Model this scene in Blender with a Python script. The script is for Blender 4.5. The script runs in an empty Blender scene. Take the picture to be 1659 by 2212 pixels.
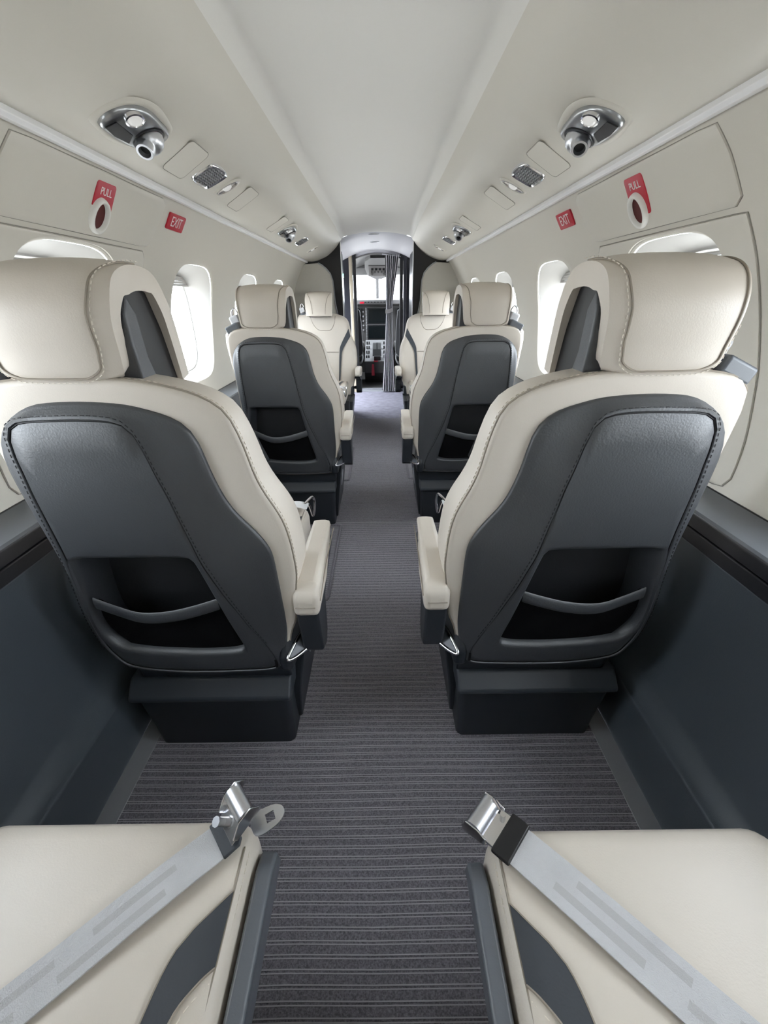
import bpy, bmesh, math, random
from mathutils import Vector, Matrix

random.seed(7)
D = bpy.data
scene = bpy.context.scene
COL = scene.collection
V = Vector

# ------------------------------------------------------------------ camera, world, light, exposure
IMG_W, IMG_H, FPX = 1659.0, 2212.0, 895.0
CAM_POS = (0.027, 0.0, 1.12)
PITCH, YAW, ROLL = math.radians(27.255), math.radians(0.152), math.radians(0.6)
cam_data = D.cameras.new('camera')
cam_data.sensor_fit = 'VERTICAL'
cam_data.sensor_height = 24.0
cam_data.sensor_width = 24.0 * IMG_W / IMG_H
cam_data.lens = FPX / IMG_H * 24.0
cam_data.clip_start = 0.01
cam = D.objects.new('camera', cam_data)
COL.objects.link(cam)
_f = V((math.sin(YAW) * math.cos(PITCH), math.cos(YAW) * math.cos(PITCH), -math.sin(PITCH)))
_r0 = V((math.cos(YAW), -math.sin(YAW), 0))
_u0 = _r0.cross(_f)
_r = _r0 * math.cos(ROLL) - _u0 * math.sin(ROLL)
_u = _u0 * math.cos(ROLL) + _r0 * math.sin(ROLL)
_m = Matrix((_r, _u, -_f)).transposed().to_4x4()
_m.translation = V(CAM_POS)
cam.matrix_world = _m
scene.camera = cam

world = D.worlds.new('overcast_sky')
scene.world = world
world.use_nodes = True
_bg = world.node_tree.nodes['Background']
_bg.inputs[0].default_value = (0.86, 0.93, 1.0, 1)
_bg.inputs[1].default_value = 8.4
sun_data = D.lights.new('sun', 'SUN')
sun_data.energy = 8.0
sun_data.angle = math.radians(0.6)
sun_data.color = (1.0, 0.97, 0.92)
sun = D.objects.new('sun', sun_data)
COL.objects.link(sun)
sun.rotation_euler = (math.radians(-24), 0, 0)      # high sun ahead of the nose
scene.view_settings.view_transform = 'Standard'
scene.view_settings.look = 'None'
scene.view_settings.gamma = 1.0
scene.view_settings.use_curve_mapping = False
scene.view_settings.exposure = 0.97
scene.cycles.max_bounces = 14
scene.cycles.diffuse_bounces = 10
scene.cycles.glossy_bounces = 5
scene.cycles.transparent_max_bounces = 12
scene.cycles.use_denoising = True
scene.cycles.sample_clamp_indirect = 6.0

# ------------------------------------------------------------------ materials
def mat(name, col, rough=0.5, metal=0.0, spec=0.5, bump=0.0, bscale=200.0, var=0.0, vscale=6.0, emit=None, sheen=0.0, bdist=0.002):
    m = D.materials.new(name)
    m.use_nodes = True
    nt = m.node_tree
    b = nt.nodes['Principled BSDF']
    b.inputs['Base Color'].default_value = (*col, 1)
    b.inputs['Roughness'].default_value = rough
    b.inputs['Metallic'].default_value = metal
    b.inputs['Specular IOR Level'].default_value = spec
    if sheen:
        b.inputs['Sheen Weight'].default_value = sheen
    if emit:
        b.inputs['Emission Color'].default_value = (*emit[0], 1)
        b.inputs['Emission Strength'].default_value = emit[1]
    if bump or var:
        tc = nt.nodes.new('ShaderNodeTexCoord')
    if bump:
        n = nt.nodes.new('ShaderNodeTexNoise')
        n.inputs['Scale'].default_value = bscale
        n.inputs['Detail'].default_value = 3
        nt.links.new(tc.outputs['Object'], n.inputs['Vector'])
        bp = nt.nodes.new('ShaderNodeBump')
        bp.inputs['Strength'].default_value = bump
        bp.inputs['Distance'].default_value = bdist
        nt.links.new(n.outputs['Fac'], bp.inputs['Height'])
        nt.links.new(bp.outputs['Normal'], b.inputs['Normal'])
    if var:
        n2 = nt.nodes.new('ShaderNodeTexNoise')
        n2.inputs['Scale'].default_value = vscale
        n2.inputs['Detail'].default_value = 4
        nt.links.new(tc.outputs['Object'], n2.inputs['Vector'])
        r = nt.nodes.new('ShaderNodeValToRGB')
        r.color_ramp.elements[0].position = 0.3
        r.color_ramp.elements[1].position = 0.7
        r.color_ramp.elements[0].color = (*[c * (1 - var) for c in col], 1)
        r.color_ramp.elements[1].color = (*[min(1, c * (1 + var)) for c in col], 1)
        nt.links.new(n2.outputs['Fac'], r.inputs['Fac'])
        nt.links.new(r.outputs['Color'], b.inputs['Base Color'])
    return m

M = {}
M['cream'] = mat('cream_leather', (0.60, 0.545, 0.475), 0.44, spec=0.5, bump=0.10, bscale=420, var=0.04, vscale=5)
M['cream_seam'] = mat('cream_seam', (0.30, 0.26, 0.21), 0.6)
M['cream_thread'] = mat('cream_thread', (0.72, 0.66, 0.57), 0.7)
M['seat_white'] = M['cream']
M['dark'] = mat('charcoal_leather', (0.034, 0.037, 0.042), 0.50, spec=1.0, bump=0.22, bscale=300, var=0.10, vscale=9)
M['dark_thread'] = mat('charcoal_thread', (0.012, 0.012, 0.014), 0.7)
M['dark_plastic'] = mat('charcoal_plastic', (0.022, 0.026, 0.032), 0.42, spec=0.45, bump=0.08, bscale=500)
M['inlay'] = mat('slate_leather', (0.040, 0.046, 0.055), 0.5, bump=0.12, bscale=300)
M['black'] = mat('black_plastic', (0.006, 0.006, 0.007), 0.45)
M['liner'] = mat('pocket_lining', (0.012, 0.013, 0.016), 0.7, bump=0.2, bscale=300)
M['ledge_strip_lit'] = mat('lit_ledge_plastic', (0.036, 0.042, 0.050), 0.40, spec=0.5, bump=0.06, bscale=500)  # lighter copy of the charcoal plastic; light caught by the slope is in its colour
M['mesh'] = mat('black_pocket_net', (0.004, 0.004, 0.005), 0.9, bump=0.8, bscale=900, spec=0.1)
M['panel'] = mat('ivory_panel', (0.685, 0.655, 0.59), 0.42, spec=0.4, bump=0.05, bscale=350)
M['panel_gap'] = mat('panel_gap', (0.30, 0.285, 0.25), 0.8)
M['vault'] = mat('ivory_headliner', (0.80, 0.785, 0.75), 0.5, spec=0.35, bump=0.05, bscale=350)
M['side'] = mat('dark_sidewall', (0.080, 0.095, 0.108), 0.40, spec=0.5, bump=0.10, bscale=500)
M['ledge'] = mat('graphite_ledge', (0.11, 0.12, 0.135), 0.38, spec=0.5, bump=0.06, bscale=500)
M['ledge_dark'] = mat('black_ledge_face', (0.017, 0.017, 0.020), 0.45, bump=0.06, bscale=500)
M['chrome'] = mat('polished_chrome', (0.78, 0.78, 0.80), 0.16, metal=1.0)
M['alu'] = mat('brushed_aluminium', (0.62, 0.63, 0.66), 0.34, metal=1.0)
M['satin'] = mat('satin_steel', (0.40, 0.41, 0.42), 0.30, metal=1.0)
M['rail'] = mat('silver_rail', (0.93, 0.93, 0.95), 0.25, metal=0.0)
M['floor_metal'] = mat('grey_floor_strip', (0.30, 0.31, 0.32), 0.42, metal=0.2, bump=0.1, bscale=300)
M['carpet'] = mat('grey_pile_carpet', (0.27, 0.256, 0.285), 0.95, spec=0.1, bump=0.9, bscale=1100, var=0.42, vscale=330, bdist=0.004)
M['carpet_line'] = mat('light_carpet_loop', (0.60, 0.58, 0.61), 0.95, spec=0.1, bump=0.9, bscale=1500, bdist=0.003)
M['carpet_far'] = mat('blue_grey_carpet', (0.26, 0.25, 0.30), 0.95, spec=0.1, bump=0.9, bscale=1100, var=0.14, vscale=16, bdist=0.004)
M['red'] = mat('placard_red', (0.50, 0.012, 0.035), 0.4)
M['red_dark'] = mat('dark_red_cup', (0.09, 0.004, 0.004), 0.5)
M['white'] = mat('white_plastic', (0.78, 0.77, 0.73), 0.4)
M['reveal'] = mat('window_reveal', (0.50, 0.49, 0.47), 0.45)
M['print'] = mat('white_print', (0.85, 0.80, 0.80), 0.5)
M['lens'] = mat('frosted_lens', (0.75, 0.75, 0.75), 0.25, emit=((1, 0.97, 0.92), 0.12))
M['web'] = mat('grey_webbing', (0.50, 0.50, 0.51), 0.55, spec=0.5, bump=0.5, bscale=700, var=0.06, vscale=20)
M['web_stripe'] = mat('webbing_stripe', (0.42, 0.415, 0.415), 0.6, bump=0.5, bscale=700)
M['web_white'] = mat('pale_webbing', (0.66, 0.66, 0.66), 0.5, bump=0.4, bscale=600)
M['wing'] = mat('ivory_fabric', (0.55, 0.53, 0.48), 0.8, bump=0.3, bscale=500)
M['black_gloss'] = mat('black_lacquer', (0.010, 0.010, 0.012), 0.28, spec=0.5)
M['navy_gloss'] = mat('dark_lacquer', (0.020, 0.021, 0.028), 0.25, spec=0.5)
M['lit_trim'] = mat('lit_cream_trim', (0.42, 0.37, 0.29), 0.4, metal=0.3)  # cream bulkhead face; the door light on it is put into the colour
M['green'] = mat('green_indicator', (0.1, 0.6, 0.4), 0.4, emit=((0.25, 1.0, 0.65), 1.6))
M['curtain'] = mat('grey_curtain', (0.30, 0.295, 0.32), 0.8, bump=0.3, bscale=400, sheen=0.3)
M['lilac'] = mat('pale_grey_headliner', (0.52, 0.52, 0.56), 0.5)
M['cockpit_grey'] = mat('cockpit_grey', (0.14, 0.135, 0.135), 0.55)
M['cockpit_light'] = mat('cockpit_light_grey', (0.22, 0.22, 0.225), 0.55)
M['cockpit_dark'] = mat('cockpit_dark', (0.07, 0.067, 0.066), 0.6)
M['screen'] = mat('dark_screen', (0.004, 0.006, 0.007), 0.15)
M['pilot'] = mat('pilot_seat_cover', (0.045, 0.045, 0.048), 0.8)

def stripe_mat():
    m = mat('striped_webbing', (0.5, 0.5, 0.51), 0.55, bump=0.5, bscale=700)
    return m

def glass_mat():
    m = D.materials.new('window_pane')
    m.use_nodes = True
    nt = m.node_tree
    nt.nodes.clear()
    o = nt.nodes.new('ShaderNodeOutputMaterial')
    t = nt.nodes.new('ShaderNodeBsdfTransparent')
    t.inputs[0].default_value = (0.95, 0.96, 0.97, 1)
    g = nt.nodes.new('ShaderNodeBsdfGlossy')
    g.inputs['Roughness'].default_value = 0.02
    x = nt.nodes.new('ShaderNodeMixShader')
    x.inputs[0].default_value = 0.06
    nt.links.new(t.outputs[0], x.inputs[1])
    nt.links.new(g.outputs[0], x.inputs[2])
    nt.links.new(x.outputs[0], o.inputs[0])
    return m
M['glass'] = glass_mat()

# ------------------------------------------------------------------ mesh helpers
def make_mesh(name, verts, faces, mats, fmat=None, smooth=40, recalc=True):
    me = D.meshes.new(name)
    me.from_pydata([tuple(v) for v in verts], [], faces)
    if not isinstance(mats, (list, tuple)):
        mats = [mats]
    for m in mats:
        me.materials.append(M[m] if isinstance(m, str) else m)
    if fmat:
        for p, i in zip(me.polygons, fmat):
            p.material_index = i
    if recalc:
        bm = bmesh.new()
        bm.from_mesh(me)
        bmesh.ops.remove_doubles(bm, verts=bm.verts, dist=1e-6)
        bmesh.ops.recalc_face_normals(bm, faces=bm.faces)
        bm.to_mesh(me)
        bm.free()
    if smooth:
        me.shade_smooth()
        me.set_sharp_from_angle(angle=math.radians(smooth))
    else:
        me.shade_flat()
    return me

def obj(name, me, parent=None, bevel=0, seg=2, wn=True):
    o = D.objects.new(name, me)
    COL.objects.link(o)
    if parent:
        o.parent = parent
    if bevel:
        b = o.modifiers.new('bevel', 'BEVEL')
        b.width = bevel
        b.segments = seg
        b.limit_method = 'ANGLE'
        b.angle_limit = math.radians(35)
        if wn:
            w = o.modifiers.new('normals', 'WEIGHTED_NORMAL')
            w.keep_sharp = True
    return o

def empty(name, loc=(0, 0, 0), rz=0):
    o = D.objects.new(name, None)
    o.empty_display_size = 0.05
    COL.objects.link(o)
    o.location = loc
    o.rotation_euler = (0, 0, rz)
    return o

def tag(o, label=None, cat=None, group=None, kind=None):
    if label:
        o['label'] = label
    if cat:
        o['category'] = cat
    if group:
        o['group'] = group
    if kind:
        o['kind'] = kind
    return o

class MB:
    def __init__(s):
        s.v = []
        s.f = []
        s.m = []
    def add(s, vs, fs, mi=0):
        k = len(s.v)
        s.v += [V(p) for p in vs]
        s.f += [[i + k for i in f] for f in fs]
        s.m += [mi] * len(fs)
        return s
    def box(s, x0, x1, y0, y1, z0, z1, mi=0, mtx=None):
        vs = [V((x, y, z)) for z in (z0, z1) for y in (y0, y1) for x in (x0, x1)]
        if mtx:
            vs = [mtx @ p for p in vs]
        return s.add(vs, [(0, 2, 3, 1), (4, 5, 7, 6), (0, 1, 5, 4), (2, 6, 7, 3), (0, 4, 6, 2), (1, 3, 7, 5)], mi)
    def prism(s, poly, axis, a, b, mi=0):
        def pt(p, c):
            return {'x': (c, p[0], p[1]), 'y': (p[0], c, p[1]), 'z': (p[0], p[1], c)}[axis]
        n = len(poly)
        vs = [pt(p, a) for p in poly] + [pt(p, b) for p in poly]
        fs = [[i, (i + 1) % n, n + (i + 1) % n, n + i] for i in range(n)] + [list(range(n))[::-1], list(range(n, 2 * n))]
        return s.add(vs, fs, mi)
    def loft(s, rings, closed=True, cap=(True, True), mi=0):
        n = len(rings[0])
        vs = [p for r in rings for p in r]
        fs = []
        for k in range(len(rings) - 1):
            for i in range(n if closed else n - 1):
                j = (i + 1) % n
                fs.append([k * n + i, k * n + j, (k + 1) * n + j, (k + 1) * n + i])
        if cap[0]:
            fs.append(list(range(n))[::-1])
        if cap[1]:
            fs.append([(len(rings) - 1) * n + i for i in range(n)])
        return s.add(vs, fs, mi)
    def tube(s, path, rad, n=6, closed=False, mi=0, flat=None):
        path = [V(p) for p in path]
        if len(path) < 2:
            return s
        rings = []
        up = None
        for i, p in enumerate(path):
            a = path[(i - 1) % len(path)] if (closed or i > 0) else p
            b = path[(i + 1) % len(path)] if (closed or i < len(path) - 1) else p
            t = (b - a)
            if t.length < 1e-9:
                t = V((0, 0, 1))
            t.normalize()
            if up is None:
                up = t.orthogonal().normalized()
            up = (up - t * up.dot(t))
            if up.length < 1e-6:
                up = t.orthogonal()
            up.normalize()
            sd = t.cross(up)
            rr = rad(i / max(1, len(path) - 1)) if callable(rad) else rad
            rings.append([p + (up * math.cos(2 * math.pi * k / n) + sd * math.sin(2 * math.pi * k / n)) * rr for k in range(n)])
        if closed:
            rings.append(rings[0])
            return s.loft(rings, True, (False, False), mi)
        return s.loft(rings, True, (True, True), mi)
    def dashes(s, path, length, gap, rad, mi=0, closed=False):
        path = [V(p) for p in path]
        if closed:
            path.append(path[0])
        acc = 0.0
        on = []
        step = length + gap
        cum = [0]
        for a, b in zip(path, path[1:]):
            cum.append(cum[-1] + (b - a).length)
        def at(d):
            for i in range(len(path) - 1):
                if d <= cum[i + 1] or i == len(path) - 2:
                    L = max(1e-9, cum[i + 1] - cum[i])
                    return path[i].lerp(path[i + 1], min(1, max(0, (d - cum[i]) / L)))
        d = 0
        while d + length < cum[-1]:
            s.tube([at(d), at(d + length)], rad, 4, mi=mi)
            d += step
        return s
    def mesh(s, name, mats, smooth=40, mirror=False, recalc=True):
        vs, fs = s.v, s.f
        if mirror:
            vs = [V((-p.x, p.y, p.z)) for p in vs]
            fs = [f[::-1] for f in fs]
        return make_mesh(name, vs, fs, mats, s.m if any(s.m) else None, smooth, recalc)
    def build(s, name, mats, parent=None, bevel=0, seg=2, smooth=40, recalc=True):
        return obj(name, s.mesh(name, mats, smooth, False, recalc), parent, bevel, seg)

def catmull(pts, n=6, closed=True):
    P = [V(p) if len(p) == 3 else V((p[0], p[1], 0)) for p in pts]
    out = []
    L = len(P)
    rng = range(L) if closed else range(L - 1)
    for i in rng:
        if closed:
            p0, p1, p2, p3 = P[(i - 1) % L], P[i], P[(i + 1) % L], P[(i + 2) % L]
        else:
            p0, p1, p2, p3 = P[max(0, i - 1)], P[i], P[i + 1], P[min(L - 1, i + 2)]
        for k in range(n):
            t = k / n
            out.append(0.5 * ((2 * p1) + (p2 - p0) * t + (2 * p0 - 5 * p1 + 4 * p2 - p3) * t * t + (3 * p1 - p0 - 3 * p2 + p3) * t ** 3))
    if not closed:
        out.append(P[-1])
    if len(pts[0]) == 2:
        return [(p.x, p.y) for p in out]
    return out

def star(poly, c, N):
    """resample a star-shaped closed outline on N equal angles around c"""
    out = []
    L = len(poly)
    for k in range(N):
        a = 2 * math.pi * k / N
        dx, dy = math.cos(a), math.sin(a)
        best = None
        for i in range(L):
            x0, y0 = poly[i][0] - c[0], poly[i][1] - c[1]
            x1, y1 = poly[(i + 1) % L][0] - c[0], poly[(i + 1) % L][1] - c[1]
            ex, ey = x1 - x0, y1 - y0
            den = dx * ey - dy * ex
            if abs(den) < 1e-12:
                continue
            t = (x0 * ey - y0 * ex) / den
            u = (x0 * dy - y0 * dx) / den
            if t > 0 and -1e-6 <= u <= 1 + 1e-6 and (best is None or t > best):
                best = t
        out.append((c[0] + dx * best, c[1] + dy * best))
    return out

def inset(ring, c, d):
    out = []
    for p in ring:
        dx, dy = p[0] - c[0], p[1] - c[1]
        r = math.hypot(dx, dy)
        k = max(0.0, (r - d)) / r
        out.append((c[0] + dx * k, c[1] + dy * k))
    return out

def lerp2(a, b, t):
    return [(p[0] + (q[0] - p[0]) * t, p[1] + (q[1] - p[1]) * t) for p, q in zip(a, b)]

def rrect(x0, x1, y0, y1, r, n=6):
    out = []
    for cx, cy, a0 in ((x1 - r, y1 - r, 0), (x0 + r, y1 - r, 90), (x0 + r, y0 + r, 180), (x1 - r, y0 + r, 270)):
        for k in range(n + 1):
            a = math.radians(a0 + 90 * k / n)
            out.append((cx + r * math.cos(a), cy + r * math.sin(a)))
    return out

def interp(x, xs, ys):
    if x <= xs[0]:
        return ys[0]
    for i in range(len(xs) - 1):
        if x <= xs[i + 1]:
            t = (x - xs[i]) / (xs[i + 1] - xs[i])
            return ys[i] + (ys[i + 1] - ys[i]) * t
    return ys[-1]

def text_mesh(name, s, size, material, extrude=0.0004):
    cu = D.curves.new(name, 'FONT')
    cu.body = s
    cu.size = size
    cu.extrude = extrude
    cu.align_x = 'CENTER'
    cu.align_y = 'CENTER'
    t = D.objects.new(name, cu)
    COL.objects.link(t)
    dg = bpy.context.evaluated_depsgraph_get()
    me = D.meshes.new_from_object(t.evaluated_get(dg))
    D.objects.remove(t)
    me.materials.clear()
    me.materials.append(M[material])
    me.name = name
    return me

# ------------------------------------------------------------------ cabin section
Y_AFT, Y_FWD, Y_BULK = -1.90, 4.35, 5.75
WALL = catmull([(0.63, 1.432), (0.665, 1.385), (0.70, 1.33), (0.745, 1.241), (0.785, 1.12), (0.808, 1.0), (0.82, 0.88), (0.82, 0.78), (0.808, 0.70)], 8, False)
_wz = [p[1] for p in WALL][::-1]
_wx = [p[0] for p in WALL][::-1]
def wall_x(z):
    return interp(z, _wz, _wx)
def wall_n(z):
    dx = (wall_x(z + 0.01) - wall_x(z - 0.01)) / 0.02
    n = V((-1, 0, dx))
    n.normalize()
    return n            # inward normal for the right wall
OVER = catmull([(0.622, 1.424), (0.585, 1.422), (0.54, 1.430), (0.49, 1.450), (0.45, 1.470), (0.405, 1.505), (0.36, 1.552), (0.337, 1.585), (0.315, 1.618)], 5, False)
LOWER = [(0.675, 0.0), (0.672, 0.16), (0.676, 0.185), (0.685, 0.203), (0.702, 0.224), (0.712, 0.245), (0.722, 0.30), (0.728, 0.42), (0.722, 0.54), (0.708, 0.628)]
LOWER = catmull(LOWER, 4, False)

DOOR = (-1.78, -1.45)        # open cargo door in the left wall, behind the camera
def sweep_profile(prof, ys, sgn):
    vs, fs = [], []
    n = len(prof)
    for y in ys:
        vs += [(sgn * x, y, z) for x, z in prof]
    for k in range(len(ys) - 1):
        for i in range(n - 1):
            fs.append([k * n + i, k * n + i + 1, (k + 1) * n + i + 1, (k + 1) * n + i])
    return vs, fs

# windows: superellipse openings in the sidewall
WIN_Y = [-0.365 - 0.0, 0.435, 1.235, 2.03, 2.83, 3.63]
WHY, WHZ, WZC = 0.222, 0.235, 1.02
def win_outline(yc, k=1.0, N=96, hy=WHY, hz=WHZ):
    out = []
    for i in range(N):
        a = 2 * math.pi * i / N
        c, s = math.cos(a), math.sin(a)
        e = 2 / 3.6
        out.append((yc + k * hy * math.copysign(abs(c) ** e, c), WZC + k * hz * math.copysign(abs(s) ** e, s)))
    return star(out, (yc, WZC), N)

def wall_mesh(sgn):
    mb = MB()
    NW = 96
    cells = []
    for i, yc in enumerate(WIN_Y):
        if sgn < 0 and i == 0:
            continue
        y0 = (WIN_Y[i - 1] + yc) / 2 if i else yc - 0.4
        y1 = (yc + WIN_Y[i + 1]) / 2 if i < len(WIN_Y) - 1 else yc + 0.4
        cells.append((y0, y1, yc))
        outer = star([(y0, 0.70), (y1, 0.70), (y1, 1.432), (y0, 1.432)], (yc, WZC), NW)
        # exact corners
        for cy, cz in ((y0, 0.70), (y1, 0.70), (y1, 1.432), (y0, 1.432)):
            j = min(range(NW), key=lambda q: (outer[q][0] - cy) ** 2 + (outer[q][1] - cz) ** 2)
            outer[j] = (cy, cz)
        inner = win_outline(yc, 1.0, NW)
        rings = []
        for t in range(13):
            r = lerp2(outer, inner, t / 12)
            rings.append([(sgn * wall_x(z), y, z) for y, z in r])
        # small rounded lip into the reveal
        rings.append([(sgn * (wall_x(z) + 0.006), y, z) for y, z in lerp2(inner, win_outline(yc, 0.985, NW), 1)])
        mb.loft(rings, True, (False, False))
    zs = [0.70 + (1.432 - 0.70) * i / 24 for i in range(25)]
    prof = [(wall_x(z), z) for z in zs]
    end = Y_BULK if sgn > 0 else 4.66
    spans = [(Y_AFT, cells[0][0]), (cells[-1][1], end)]
    if sgn < 0:
        spans[0:1] = [(Y_AFT, DOOR[0]), (DOOR[1], cells[0][0])]
    for a, b in spans:
        vs, fs = sweep_profile(prof, [a + (b - a) * i / 4 for i in range(5)], sgn)
        mb.add(vs, fs)
    return mb

WALLS = {}
for sgn, side in ((-1, 'left'), (1, 'right')):
    w = wall_mesh(sgn).build('wall_' + side, 'panel', smooth=50)
    tag(w, kind='structure')
    tag(w, 'ivory upper sidewall on the %s of the cabin' % side)
    WALLS[sgn] = w
    yend = Y_BULK if sgn > 0 else 4.66
    ystart = Y_AFT if sgn > 0 else DOOR[1]
    vs, fs = sweep_profile(LOWER, [ystart + (yend - ystart) * i / 6 for i in range(7)], sgn)
    MB().add(vs, fs).build('lower_panel', 'side', w, smooth=60)
    # ledge: top shelf and dark stowage face
    top = [(0.708, 0.697), (0.712, 0.702), (0.74, 0.705), (0.79, 0.708), (0.812, 0.712)]
    vs, fs = sweep_profile(top, [ystart, 0.6, 2.0, Y_FWD], sgn)
    MB().add(vs, fs).build('ledge_top', 'ledge', w)
    vs, fs = sweep_profile([(0.708, 0.628), (0.709, 0.668), (0.708, 0.697)], [ystart, Y_FWD], sgn)
    MB().add(vs, fs).build('ledge_face', 'ledge', w)
    mb = MB()
    mb.prism([(sgn * x, z) for x, z in ((0.702, 0.634), (0.702, 0.664), (0.712, 0.666), (0.712, 0.632))], 'y', -0.45, 0.84)
    mb.prism([(sgn * x, z) for x, z in ((0.702, 0.668), (0.702, 0.692), (0.705, 0.697), (0.712, 0.697), (0.712, 0.667))], 'y', -0.45, 0.84)
    mb.build('ledge_inset', 'ledge_dark', w, bevel=0.002)
    mb = MB()
    mb.tube([(sgn * 0.807, y, 0.7095) for y in (ystart, 2, Y_FWD)], 0.003, 6)
    mb.build('ledge_seal', 'black', w)
    # silver rail under the overhead panel
    prof = [(0.612, 1.412), (0.618, 1.405), (0.632, 1.406), (0.644, 1.412), (0.648, 1.421), (0.640, 1.430), (0.618, 1.430)]
    mb = MB()
    mb.loft([[(sgn * x, y, z) for x, z in prof] for y in (Y_AFT, 1.0, 4.28)], True, (True, True))
    t = mb.build('trim_%d' % (1 if sgn < 0 else 2), 'rail', bevel=0.0012)
    tag(t, 'silver rail between %s sidewall and overhead panel' % side, kind='structure')
    # metal strip at the floor edge
    mb = MB()
    mb.box(min(sgn * 0.622, sgn * 0.674), max(sgn * 0.622, sgn * 0.674), Y_AFT, Y_FWD - 0.05, 0.0, 0.006)
    t = mb.build('trim_%d' % (3 if sgn < 0 else 4), 'floor_metal', bevel=0.002)
    tag(t, 'grey metal strip along the %s edge of the carpet' % side, kind='structure')

wb = MB().box(-0.84, 0.84, Y_AFT - 0.04, Y_AFT, -0.03, 1.74).build('wall_back', 'side')  # unseen; coloured dark so that less light bounces onto the seat backs
tag(wb, 'unseen aft bulkhead behind the camera, darkened to cut bounced light', kind='structure')
# window reveals, panes, shades
def make_window(idx, sgn, yc):
    w = empty('window_%d' % idx, (sgn * 0.83, yc, WZC))
    tag(w, 'cabin window, number %d from the front on the %s wall' % (6 - WIN_Y.index(yc), 'left' if sgn < 0 else 'right'), kind='structure')
    inv = lambda p: (p[0] - sgn * 0.83, p[1] - yc, p[2] - WZC)
    N = 96
    rings = []
    for k, off in ((0.985, 0.006), (0.972, 0.012), (0.92, 0.045), (0.86, 0.085), (0.845, 0.090), (0.835, 0.088)):
        r = win_outline(yc, k, N)
        rings.append([inv((sgn * (wall_x(z) * (1 - min(1, off / 0.09)) + (0.86) * min(1, off / 0.09) + off * 0.35), y, z)) for y, z in r])
    mb = MB().loft(rings, True, (False, False))
    mb.build('window_frame', 'reveal', w, smooth=60)
    ring = [inv((sgn * 0.891, y, z)) for y, z in win_outline(yc, 0.86, N)]
    MB().add(ring, [list(range(N))]).build('pane', 'glass', w, smooth=0)
    # folded pleats of the shade at the top of the opening
    mb = MB()
    for q in range(4):
        z = WZC + WHZ * (0.80 - 0.045 * q)
        hw = WHY * 0.80
        mb.prism([(sgn * (0.866 + dx) - sgn * 0.83, z + dz - WZC) for dx, dz in ((0, 0), (0.012, 0.004), (0.012, 0.012), (0, 0.008))], 'y', -hw, hw)
    mb.build('shade', 'reveal', w, bevel=0.001)
    return w
k = 1
for sgn in (-1, 1):
    for yc in WIN_Y:
        if sgn < 0 and yc < 0:
            continue
        make_window(k, sgn, yc)
        k += 1

# emergency hatch panels
def hatch(sgn, idx):
    side = 'left' if sgn < 0 else 'right'
    d = empty('door_%d' % idx, (sgn * 0.78, 1.235, 1.0))
    tag(d, 'ivory emergency exit hatch in the %s wall' % side, kind='structure')
    inv = lambda p: (p[0] - sgn * 0.78, p[1] - 1.235, p[2] - 1.0)
    def P(y, z, off):
        n = wall_n(z)
        return inv((sgn * (wall_x(z) + n.x * off), y, z + n.z * off))
    N = 120
    c = (1.235, WZC)
    low = [(0.862, 0.742), (0.872, 0.728), (0.90, 0.722), (1.56, 0.722), (1.58, 0.735), (1.585, 1.0), (1.582, 1.262), (0.968, 1.262), (0.945, 1.19), (0.92, 1.085), (0.894, 0.98), (0.87, 0.83)]
    lo = star(low, c, N)
    hi = star(win_outline(1.235, 1.015, N), c, N)
    rings = [[P(y, z, -0.002) for y, z in lo], [P(y, z, 0.003) for y, z in inset(lo, c, 0.001)], [P(y, z, 0.004) for y, z in inset(lo, c, 0.004)]]
    for t in range(1, 10):
        rings.append([P(y, z, 0.004) for y, z in lerp2(inset(lo, c, 0.004), hi, t / 9)])
    rings.append([P(y, z, -0.001) for y, z in inset(hi, c, 0.002)])
    MB().loft(rings, True, (False, False)).build('lower_hatch_panel', 'panel', d, smooth=50)
    up = [(0.975, 1.275), (1.585, 1.275), (1.612, 1.30), (1.636, 1.36), (1.634, 1.405), (1.005, 1.405), (0.99, 1.36)]
    c2 = (1.30, 1.34)
    u0 = star(up, c2, N)
    rings = [[P(y, z, -0.002) for y, z in u0], [P(y, z, 0.003) for y, z in inset(u0, c2, 0.001)], [P(y, z, 0.004) for y, z in inset(u0, c2, 0.004)]]
    for t in range(1, 7):
        rings.append([P(y, z, 0.004) for y, z in lerp2(inset(u0, c2, 0.004), [c2] * N, t / 6.02)])
    MB().loft(rings, True, (False, True)).build('upper_hatch_panel', 'panel', d, smooth=50)
    g = MB()
    g.tube([P(y, z, 0.001) for y, z in inset(lo, c, -0.0015)], 0.0011, 5, True)
    g.tube([P(y, z, 0.0) for y, z in inset(u0, c2, -0.0012)], 0.0010, 5, True)
    g.build('gap_seal', 'panel_gap', d)
hatch(-1, 1)
hatch(1, 2)

# concrete apron outside the aircraft
M['apron'] = mat('apron_concrete', (0.36, 0.35, 0.33), 0.9, var=0.1, vscale=0.5)
ap = MB().add([(-60, -60, -1.35), (60, -60, -1.35), (60, 60, -1.35), (-60, 60, -1.35)], [(0, 1, 2, 3)]).build('ground', 'apron', smooth=0)
tag(ap, 'pale concrete apron outside the aircraft windows', kind='structure')

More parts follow.
